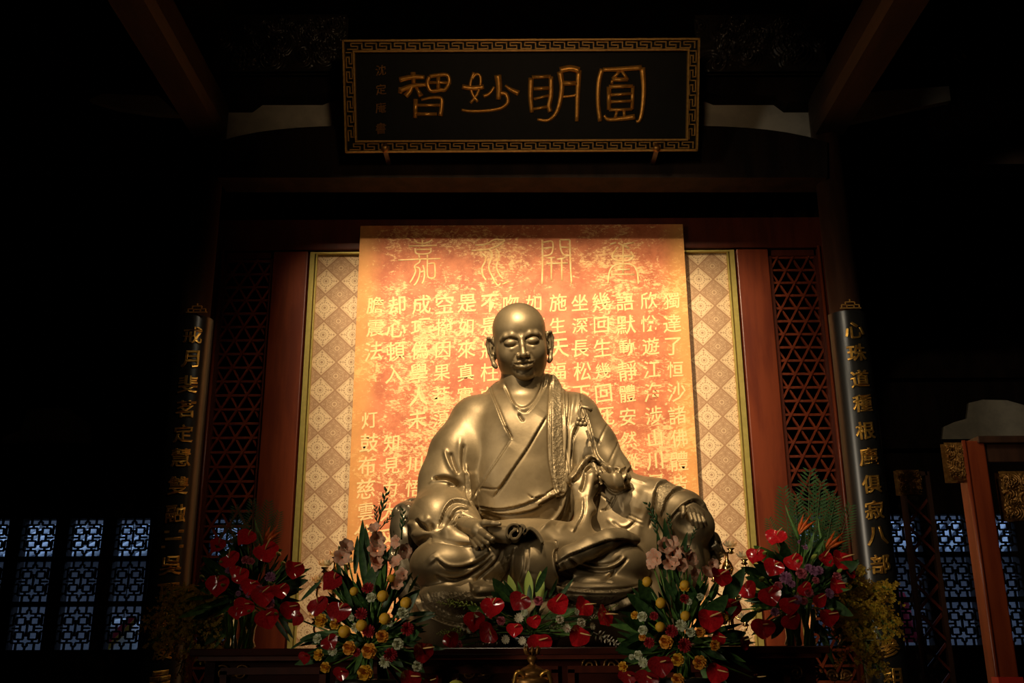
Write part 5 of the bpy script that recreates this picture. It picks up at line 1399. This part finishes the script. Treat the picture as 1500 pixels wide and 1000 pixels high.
for q in ((-.02, .55), (.18, .6), (.32, .45)):
    b.add([(-.12, .25, .03), (q[0] * .5 - .1, .45 + q[1] * .3, .10), (q[0], .3 + q[1], .06), (q[0] * .5 - .02, .35 + q[1] * .3, .0)], [(0, 1, 2, 3), (3, 2, 1, 0)])
    b.tube([(-.12, .25, .03), (q[0] * .5 - .06, .4 + q[1] * .3, .05), (q[0], .3 + q[1], .06)], [.02, .05, .005], 6)
U['para_s'] = b.mesh('orange_sepals', F_['flame'], True)

def FR(pos, yaw=0, pitch=0, roll=0, s=1.0, sx=1.0):
    # local (x right, y up, z to viewer) -> world
    base = Matrix(((1, 0, 0), (0, 0, -1), (0, 1, 0))).to_4x4()
    R = Matrix.Rotation(yaw, 4, 'Y') @ Matrix.Rotation(-pitch, 4, 'X') @ Matrix.Rotation(roll, 4, 'Z')
    return Matrix.Translation(pos) @ base @ R @ Matrix.Diagonal((s * sx, s, s, 1))
frand = random.Random(11)
class Arr:
    def __init__(s, px, py, Y, z0, name, label):
        q = P(px, py, Y); s.c = q; s.Y = Y; s.root = empty(name, (q.x, Y, z0), label, 'flower arrangement'); s.heart = Vector((q.x, Y, q.z)); s.z0 = z0; s.stems = []
    def pos(s, px, py, out=None):
        p0 = P(px, py, s.Y); d = min(1, math.hypot((p0.x - s.heart.x) / .42, (p0.z - s.heart.z) / .42)) if out is None else out
        return P(px, py, s.Y - .20 * (1 - d * d) - .02)
    def put(s, key, px, py, size_px, name, yaw=None, pitch=None, roll=0, dY=0, sx=1.0, stem=True, child=None):
        p = s.pos(px, py) + Vector((0, dY, 0)); sc = size_px * PX(p.y, p.z)
        p = p + (CAM - p).normalized() * 0
        dx, dz = p.x - s.heart.x, p.z - s.heart.z
        yaw = max(-1.0, min(1.0, dx * 1.6)) + frand.uniform(-.15, .15) if yaw is None else yaw
        pitch = max(-.5, min(.9, dz * 1.4 + .1)) + frand.uniform(-.12, .12) if pitch is None else pitch
        Mw = FR(p, yaw, pitch, roll, sc, sx); o = inst(U[key], name, s.root, Mw)
        if child:
            k = bpy.data.objects.new(child[1], U[child[0]]); COL.objects.link(k); k.parent = o
        if stem: s.stems.append((p, name))
        return o
    def anth(s, px, py, size=28, dark=False, roll=None, yaw=None, pitch=None):
        roll = frand.uniform(-.7, .7) if roll is None else roll
        return s.put('anth_dark_red' if dark else 'anth_red', px, py, size * 1.12, 'anthurium', yaw, pitch, roll, 0, 1.0, True, ('spadix', 'spadix'))
    def blade(s, x0, y0, x1, y1, key='blade_leaf', name='leaf', sx=1.0, back=.0):
        a, c_ = P(x0, y0, s.Y + back), P(x1, y1, s.Y + back - .03); L = (c_ - a).length; ang = math.atan2(c_.x - a.x, c_.z - a.z)
        Mw = FR(a, 0, 0, -ang, L, sx); return inst(U[key], name, s.root, Mw)
    def finish(s, zfoot, n_leaf=40, spread=60, leaf_px=45):
        # stems gather in the middle; filler leaves grow outward from the heart
        st = MB(); foot = Vector((s.heart.x, s.Y + .02, zfoot))
        for p, _ in s.stems:
            mid = s.heart * .55 + p * .45 + Vector((0, .05, -.03)); e = foot + Vector((frand.uniform(-.04, .04), frand.uniform(-.03, .05), 0))
            st.tube([p + Vector((0, .01, -.005)), mid, s.heart + Vector((frand.uniform(-.04, .04), .04, -.05)), e], .005, 5, True)
        st.build('stems', F_['stem'], s.root, smooth=True)['kind'] = 'stuff'
        for k in range(n_leaf):
            a = frand.uniform(-.35, PI + .35) if k % 3 else frand.uniform(0, 2 * PI); rr = frand.uniform(.02, .22)
            p = s.heart + Vector((math.cos(a) * rr, frand.uniform(-.06, .08), math.sin(a) * rr))
            L = leaf_px * PX(s.Y) * frand.uniform(.7, 1.4)
            inst(U[frand.choice(['blade_leaf', 'broad_leaf', 'blade_leaf2'])], 'leaf', s.root, FR(p, frand.uniform(-.7, .7), frand.uniform(-.6, .3), a - PI / 2 + frand.uniform(-.3, .3), L, frand.uniform(.7, 1.2)))

# centre spray on the altar edge
A = Arr(775, 912, 6.42, ZA, 'flower_arrangement', 'low wide spray of red anthuriums and white blooms on the altar edge before the statue')
for q in ((722, 888, 33), (696, 908, 32), (762, 880, 30), (817, 884, 31), (855, 888, 30), (885, 902, 32), (662, 936, 28), (716, 926, 31), (848, 930, 32), (754, 921, 22), (790, 941, 34), (782, 909, 20)):
    A.anth(*q, dark=q[0] in (762,), roll=frand.uniform(-.9, .9))
for q in ((820, 907, 14), (851, 912, 16)): A.put('rose_cream', q[0], q[1], q[2], 'white_rose')
for q in ((672, 945, 17), (789, 880, 15), (734, 909, 14), (833, 922, 9)): A.put('rose_pink', q[0], q[1], q[2], 'pink_rosebud')
for q in ((760, 905, 15), (741, 936, 14), (700, 899, 12), (690, 921, 15), (681, 918, 12), (772, 947, 13), (830, 920, 13), (867, 917, 12), (765, 938, 13)): A.put('daisy', q[0], q[1], q[2], 'white_daisy')
for q in ((768, 897, 12), (845, 896, 10)): A.put('mum_white', q[0], q[1], q[2], 'green_white_chrysanthemum')
for a in ((712, 892, 655, 878), (700, 890, 640, 882), (700, 918, 645, 925), (690, 925, 640, 928), (870, 905, 905, 885)): A.blade(*a, key='spike_green', name='bud_spray')
for a in ((740, 935, 695, 942), (700, 930, 668, 918), (768, 925, 765, 952), (822, 915, 850, 925), (860, 905, 885, 898), (868, 925, 915, 948), (800, 922, 830, 918), (835, 935, 858, 950), (690, 905, 668, 902)): A.blade(*a, key='spike_cream', name='snapdragon_spray', sx=1.5)
for a in ((757, 885, 745, 842), (775, 882, 774, 836), (790, 882, 792, 836)): A.blade(*a, key='striped', name='variegated_leaf', back=.06)
A.blade(715, 900, 685, 888, 'broad_leaf2', 'leaf'); A.blade(720, 910, 698, 902, 'broad_leaf2', 'leaf')
b = MB(); b.lathe([(.14, 0), (.17, .01), (.19, .05), (.18, .07), (.02, .075)], (A.heart.x, 6.42, ZA), 28); b.build('low_bowl', M['lacquer'], A.root, smooth=True)
A.finish(ZA + .05, 34, 60, 40)
for k in range(26):
    px = frand.uniform(660, 890); py = frand.uniform(905, 940); A.blade(px, py, px + frand.uniform(-22, 22), py + frand.uniform(-20, 8), frand.choice(['broad_leaf', 'blade_leaf', 'broad_leaf2']), 'leaf', 1.0, frand.uniform(-.05, .1))

def tall(cx, cy, label, data):
    A = Arr(cx, cy, 5.85, ZL, 'flower_arrangement', label)
    for q in data['ball']: A.put('ball', q[0], q[1], q[2] if len(q) > 2 else 17, 'craspedia', 0, 0)
    for q in data['yrose']: A.put('rose_yellow', q[0], q[1], q[2] if len(q) > 2 else 19, 'yellow_rose')
    for q in data['orose']: A.put('rose_orange', q[0], q[1], q[2] if len(q) > 2 else 20, 'apricot_rose')
    for q in data['white']: A.put(frand.choice(['rose_white', 'mum_white']), q[0], q[1], q[2] if len(q) > 2 else 16, 'lisianthus')
    for q in data['red']: A.put('mum_crimson', q[0], q[1], q[2] if len(q) > 2 else 20, 'carnation')
    for q in data['anth']: A.anth(q[0], q[1], q[2] if len(q) > 2 else 30, dark=True if len(q) < 4 else False)
    for q in data['glad']: A.put('floret', q[0], q[1], q[2] if len(q) > 2 else 26, 'gladiolus_bloom', frand.uniform(-.8, .8), frand.uniform(-.1, .7), frand.uniform(0, 2), dY=.06)
    for q in data['leaf']: A.blade(*q[:4], key=q[4] if len(q) > 4 else 'blade_leaf', name='leaf', back=.05)
    for q in data['tip']: A.blade(*q, key='tip', name='gladiolus_tip', back=.07)
    st = MB()
    for x0, y0, x1, y1 in data['gstem']:
        a, c_ = P(x0, y0, 5.93), P(x1, y1, 5.93); st.tube([a, c_], [.008, .005], 6)
    st.build('gladiolus_stems', F_['stem'], A.root, smooth=True)['kind'] = 'stuff'
    b = MB(); b.lathe([(.13, 0), (.15, .02), (.17, .12), (.16, .13), (.02, .135)], (A.heart.x, 5.85, ZL), 24); b.build('flower_pot', M['lacquer'], A.root, smooth=True)
    A.finish(ZL + .1, 110, 60, 44); return A
DL = dict(ball=[(561, 873, 17), (595, 883, 17), (564, 906, 17), (530, 916, 17), (505, 925, 18), (519, 866, 13), (573, 847, 12)],
          yrose=[(471, 909, 22), (491, 914, 17), (535, 985, 24), (477, 977, 17), (467, 959, 18)], orose=[(560, 932, 20), (541, 953, 24), (512, 949, 22)],
          white=[(544, 875, 16), (590, 898, 19), (583, 943, 18), (521, 919, 15), (564, 969, 19), (611, 975, 17), (465, 935, 15), (487, 953, 15), (571, 913, 11), (515, 905, 10)],
          red=[(539, 861, 20), (597, 921, 21), (529, 899, 20), (540, 924, 20), (572, 959, 22), (522, 955, 14)],
          anth=[(488, 851, 34), (467, 887, 32), (497, 895, 34), (437, 905, 24), (483, 940, 24), (619, 953, 32), (601, 993, 30), (630, 998, 24), (447, 962, 20), (500, 985, 22)],
          glad=[(503, 801, 24), (499, 815, 26), (547, 790, 26), (551, 805, 28), (545, 822, 28), (556, 828, 24), (582, 792, 20), (588, 806, 24), (582, 824, 22), (590, 842, 22), (580, 858, 20), (548, 775, 20)],
          leaf=[(530, 840, 532, 762), (541, 840, 536, 772), (520, 840, 524, 785), (545, 850, 575, 800), (505, 820, 496, 800, 'broad_leaf'), (500, 850, 492, 812), (535, 860, 528, 790), (598, 868, 612, 842), (596, 900, 638, 897), (600, 912, 640, 900), (575, 880, 604, 838), (470, 850, 440, 880), (560, 870, 565, 800), (515, 812, 498, 793, 'broad_leaf'), (450, 935, 425, 950), (580, 985, 625, 1010)],
          tip=[(553, 770, 566, 716), (553, 772, 549, 740), (556, 775, 575, 752), (588, 790, 590, 745)],
          gstem=[(545, 930, 552, 765), (575, 930, 585, 790), (515, 920, 502, 800), (560, 930, 546, 775)])
tall(538, 935, 'tall dense arrangement with yellow roses and salmon gladioli standing left of centre', DL)
DR = dict(ball=[(948, 852, 15), (968, 883, 16), (1004, 902, 15), (967, 918, 15), (1003, 857, 15)],
          yrose=[(1059, 906, 18), (993, 966, 20), (913, 976, 16), (930, 901, 13), (1003, 860, 16)], orose=[(976, 940, 22), (1026, 926, 16), (1047, 945, 17), (1025, 970, 22), (941, 933, 12), (993, 995, 20)],
          white=[(941, 903, 16), (942, 923, 15), (998, 916, 19), (1012, 926, 15), (935, 959, 14), (942, 970, 16), (1009, 881, 11), (1026, 874, 12), (925, 962, 9)],
          red=[(1003, 877, 16), (984, 924, 20), (951, 941, 17), (958, 902, 14), (1003, 945, 22)],
          anth=[(1056, 844, 32, 1), (1071, 888, 31, 1), (1040, 907, 36, 1), (1052, 934, 22, 1), (968, 973, 34), (1050, 984, 32, 1), (948, 993, 32), (1108, 993, 24), (920, 990, 26), (1090, 940, 22)],
          glad=[(975, 800, 26), (984, 795, 24), (988, 812, 26), (965, 816, 28), (987, 828, 26), (1010, 819, 26), (998, 826, 22), (1018, 843, 24), (1036, 840, 22), (960, 828, 18), (1006, 806, 18), (1046, 825, 18)],
          leaf=[(985, 850, 972, 760), (990, 850, 1006, 780), (975, 845, 962, 780), (1060, 885, 1089, 832, 'broad_leaf'), (1040, 880, 1052, 850, 'broad_leaf'), (960, 885, 936, 855), (955, 895, 925, 860), (1005, 880, 1012, 838), (1000, 870, 985, 830), (945, 940, 905, 925), (940, 935, 900, 905), (1020, 880, 1030, 845), (1030, 870, 1025, 830), (925, 945, 905, 935, 'broad_leaf2'), (985, 860, 1010, 800), (1085, 910, 1110, 895, 'broad_leaf2')],
          tip=[(968, 795, 955, 752), (972, 780, 948, 735), (1010, 800, 1020, 772), (985, 785, 980, 752)],
          gstem=[(990, 920, 974, 780), (1000, 920, 1008, 800), (1010, 910, 1035, 830), (975, 910, 964, 800)])
tall(1000, 935, 'tall dense arrangement with yellow roses and pale gladioli standing right of centre', DR)

def side(cx, cy, label, data, vase_px):
    A = Arr(cx, cy, 6.55, ZA, 'flower_arrangement', label)
    for q in data['anth']: A.anth(q[0], q[1], q[2] if len(q) > 2 else 28)
    for q in data['mum']: A.put('mum_mauve', q[0], q[1], q[2] if len(q) > 2 else 17, 'chrysanthemum')
    for q in data['pink']: A.put('rose_pink', q[0], q[1], q[2] if len(q) > 2 else 15, 'pink_rose')
    for x, y, rot, L in data['bud']:
        p = A.pos(x, y); inst(U['bud'], 'lily_bud', A.root, FR(p, 0, .1, rot, L * PX(6.5), .9)); A.stems.append((p, 'b'))
    for q in data['fern']: A.blade(*q, key='fern', name='fern_frond', back=.14)
    for x0, y0, x1, y1 in data['para']:
        o = A.blade(x0, y0, x1, y1, key='para', name='bird_of_paradise', back=.0); k = bpy.data.objects.new('orange_sepals', U['para_s']); COL.objects.link(k); k.parent = o
    for q in data['leaf']: A.blade(*q[:4], key=q[4] if len(q) > 4 else 'blade_leaf', name='leaf', back=.03)
    vx0 = P(vase_px, 930, 6.55).x
    b = MB(); b.lathe([(.09, 0), (.10, .01), (.085, .05), (.09, .12), (.12, .19), (.13, .22)], (vx0, 6.55, ZA), 28); b.build('glass_vase', M['vase_glass'], A.root, smooth=True)
    b = MB()
    for k in range(9):
        a = k * .7; b.tube([(vx0 + .055 * math.cos(a), 6.55 + .05 * math.sin(a), ZA + .012), (vx0 + .085 * math.cos(a + .5), 6.55 + .07 * math.sin(a + .5), ZA + .30)], .011, 6)
    b.build('thick_stems', F_['stem'], A.root, smooth=True)['kind'] = 'stuff'
    A.finish(ZA + .2, 95, 60, 40); return A
SR = dict(anth=[(1137, 786, 29), (1108, 813, 27), (1162, 822, 26), (1134, 830, 28), (1209, 818, 25), (1233, 820, 32), (1096, 863, 26), (1128, 871, 31), (1156, 885, 28), (1118, 918, 32), (1158, 908, 27), (1214, 902, 28), (1200, 878, 22), (1226, 857, 24), (1072, 893, 22), (1178, 862, 22), (1245, 838, 18)],
          mum=[(1151, 846, 20), (1192, 836, 17), (1185, 832, 14), (1200, 835, 14), (1215, 869, 16), (1176, 797, 9), (1172, 794, 8), (1180, 802, 8), (1135, 896, 14), (1168, 878, 15), (1160, 855, 12), (1156, 893, 10)],
          pink=[(1140, 858, 14), (1185, 868, 15), (1174, 840, 18), (1226, 845, 16), (1195, 850, 12), (1178, 880, 12)],
          bud=[(1193, 815, -.9, 26), (1230, 836, -1.35, 24), (1112, 893, 1.5, 28), (1218, 893, 1.5, 20), (1116, 848, 1.0, 26), (1163, 866, 1.5, 12), (1129, 850, .3, 14), (1168, 822, .1, 18), (1120, 810, 1.1, 22)],
          fern=[(1168, 860, 1145, 715), (1175, 860, 1163, 725), (1185, 860, 1183, 690), (1190, 860, 1200, 705), (1200, 860, 1222, 728), (1210, 860, 1245, 740), (1160, 860, 1125, 760), (1195, 850, 1214, 720)],
          para=[(1208, 825, 1228, 770), (1172, 800, 1180, 745)],
          leaf=[(1150, 835, 1103, 800, 'broad_leaf2'), (1130, 862, 1092, 845, 'broad_leaf'), (1140, 880, 1080, 872, 'blade_leaf'), (1140, 885, 1075, 855), (1150, 900, 1100, 930), (1215, 865, 1255, 820, 'broad_leaf'), (1150, 905, 1130, 935, 'broad_leaf'), (1185, 905, 1210, 935, 'broad_leaf')])
side(1172, 872, 'large side arrangement of red anthuriums, mauve blooms and ferns at the altar right end', SR, 1172)
SL = dict(anth=[(390, 808, 34), (362, 787, 30), (320, 798, 26), (337, 820, 28), (353, 844, 24), (320, 855, 34), (385, 871, 32), (367, 858, 26), (431, 833, 28), (424, 891, 28), (391, 904, 32), (358, 887, 28), (411, 864, 24), (347, 895, 22), (345, 835, 18)],
          mum=[(396, 845, 17), (355, 860, 10), (364, 871, 10), (349, 869, 9), (335, 835, 12), (396, 882, 14)], pink=[(360, 820, 14), (396, 886, 13), (380, 862, 12), (368, 822, 12)],
          bud=[(325, 824, .3, 22), (296, 845, .6, 22), (415, 825, -1.0, 22), (365, 895, -1.2, 16), (318, 836, .5, 16), (408, 811, -.9, 22), (396, 854, -.9, 18), (405, 899, 1.2, 20), (301, 862, .2, 14), (345, 873, 0, 9), (327, 857, 1.4, 20)],
          fern=[(368, 850, 371, 733), (360, 850, 345, 742), (375, 850, 395, 735), (355, 850, 325, 770), (380, 850, 410, 750)],
          para=[(388, 815, 398, 762), (372, 822, 384, 790)],
          leaf=[(395, 850, 432, 845, 'blade_leaf'), (400, 860, 440, 852), (400, 870, 445, 862), (395, 875, 440, 880), (400, 885, 432, 912, 'broad_leaf2'), (400, 905, 425, 940), (340, 850, 300, 850), (345, 860, 298, 842, 'broad_leaf'), (395, 812, 412, 805, 'broad_leaf2'), (390, 860, 425, 820), (405, 895, 430, 935)])
side(366, 872, 'large side arrangement of red anthuriums and ferns at the left end of the altar', SL, 352)

def oncidium(x0, y0, tips, label, side_):
    Y = 6.75; q = P(x0, y0, Y); root = empty('orchid_spray', (q.x, Y, ZA), label, 'flower arrangement')
    st = MB(); bl = MB(); r_ = random.Random(int(x0))
    def bloom(p, s_):
        a0 = r_.uniform(0, 6)
        for k in range(4):
            a = a0 + k * PI / 2; u = Vector((math.cos(a), r_.uniform(-.4, .1), math.sin(a))); v = Vector((-math.sin(a), 0, math.cos(a)))
            L = s_ * (1.2 if k == 0 else .75); bl.add([p, p + u * L * .6 + v * L * .38, p + u * L, p + u * L * .6 - v * L * .38], [(0, 1, 2, 3)])
    for tx, ty in tips:
        a = Vector((q.x, Y, q.z)); e = P(tx, ty, Y - r_.uniform(.0, .22)); mid = (a + e) / 2 + Vector((0, -.03, .10))
        sp = [Vector(p) for p in spline([a, mid, e], 9)]; st.tube(sp, .0035, 4)
        for i in range(3, len(sp)):
            for _ in range(4):
                d = Vector((r_.uniform(-1, 1), r_.uniform(-1, .6), r_.uniform(-1, .7))) * .052; p = sp[i] + d
                st.tube([sp[i], p], .0015, 3, False); bloom(p, r_.uniform(.011, .019)); bloom(p + d * .4, r_.uniform(.009, .014))
    st.build('stems', F_['stem'], root)['kind'] = 'stuff'; o = bl.build('blossoms', F_['oncid'], root); o['kind'] = 'stuff'
    b = MB(); b.lathe([(.05, 0), (.055, .008), (.04, .03), (.035, .12), (.05, .17), (.045, .175), (.01, .17)], (q.x, Y, ZA), 18); b.build('small_vase', M['lacquer'], root, smooth=True)
    b = MB(); b.tube([(q.x, Y, ZA + .15), (q.x, Y, q.z)], .012, 6); b.build('main_stem', F_['stem'], root)
    for k in range(9):
        a = r_.uniform(0, 2 * PI); inst(U['broad_leaf'], 'leaf', root, FR(Vector((q.x, Y, q.z - .02)), r_.uniform(-.8, .8), r_.uniform(-.5, .5), a, r_.uniform(.12, .22), .9))
    return root
rr_ = random.Random(3)
oncidium(1236, 905, [(rr_.uniform(1232, 1312), rr_.uniform(858, 990)) for _ in range(26)] + [(1262, 835), (1250, 845), (1306, 862), (1245, 860)], 'cascade of tiny yellow orchids in front of the right couplet board', 1)
oncidium(308, 905, [(rr_.uniform(216, 335), rr_.uniform(872, 955)) for _ in range(26)] + [(212, 912), (240, 870), (340, 885), (262, 985), (240, 960)], 'cascade of tiny yellow orchids in front of the left couplet board', -1)
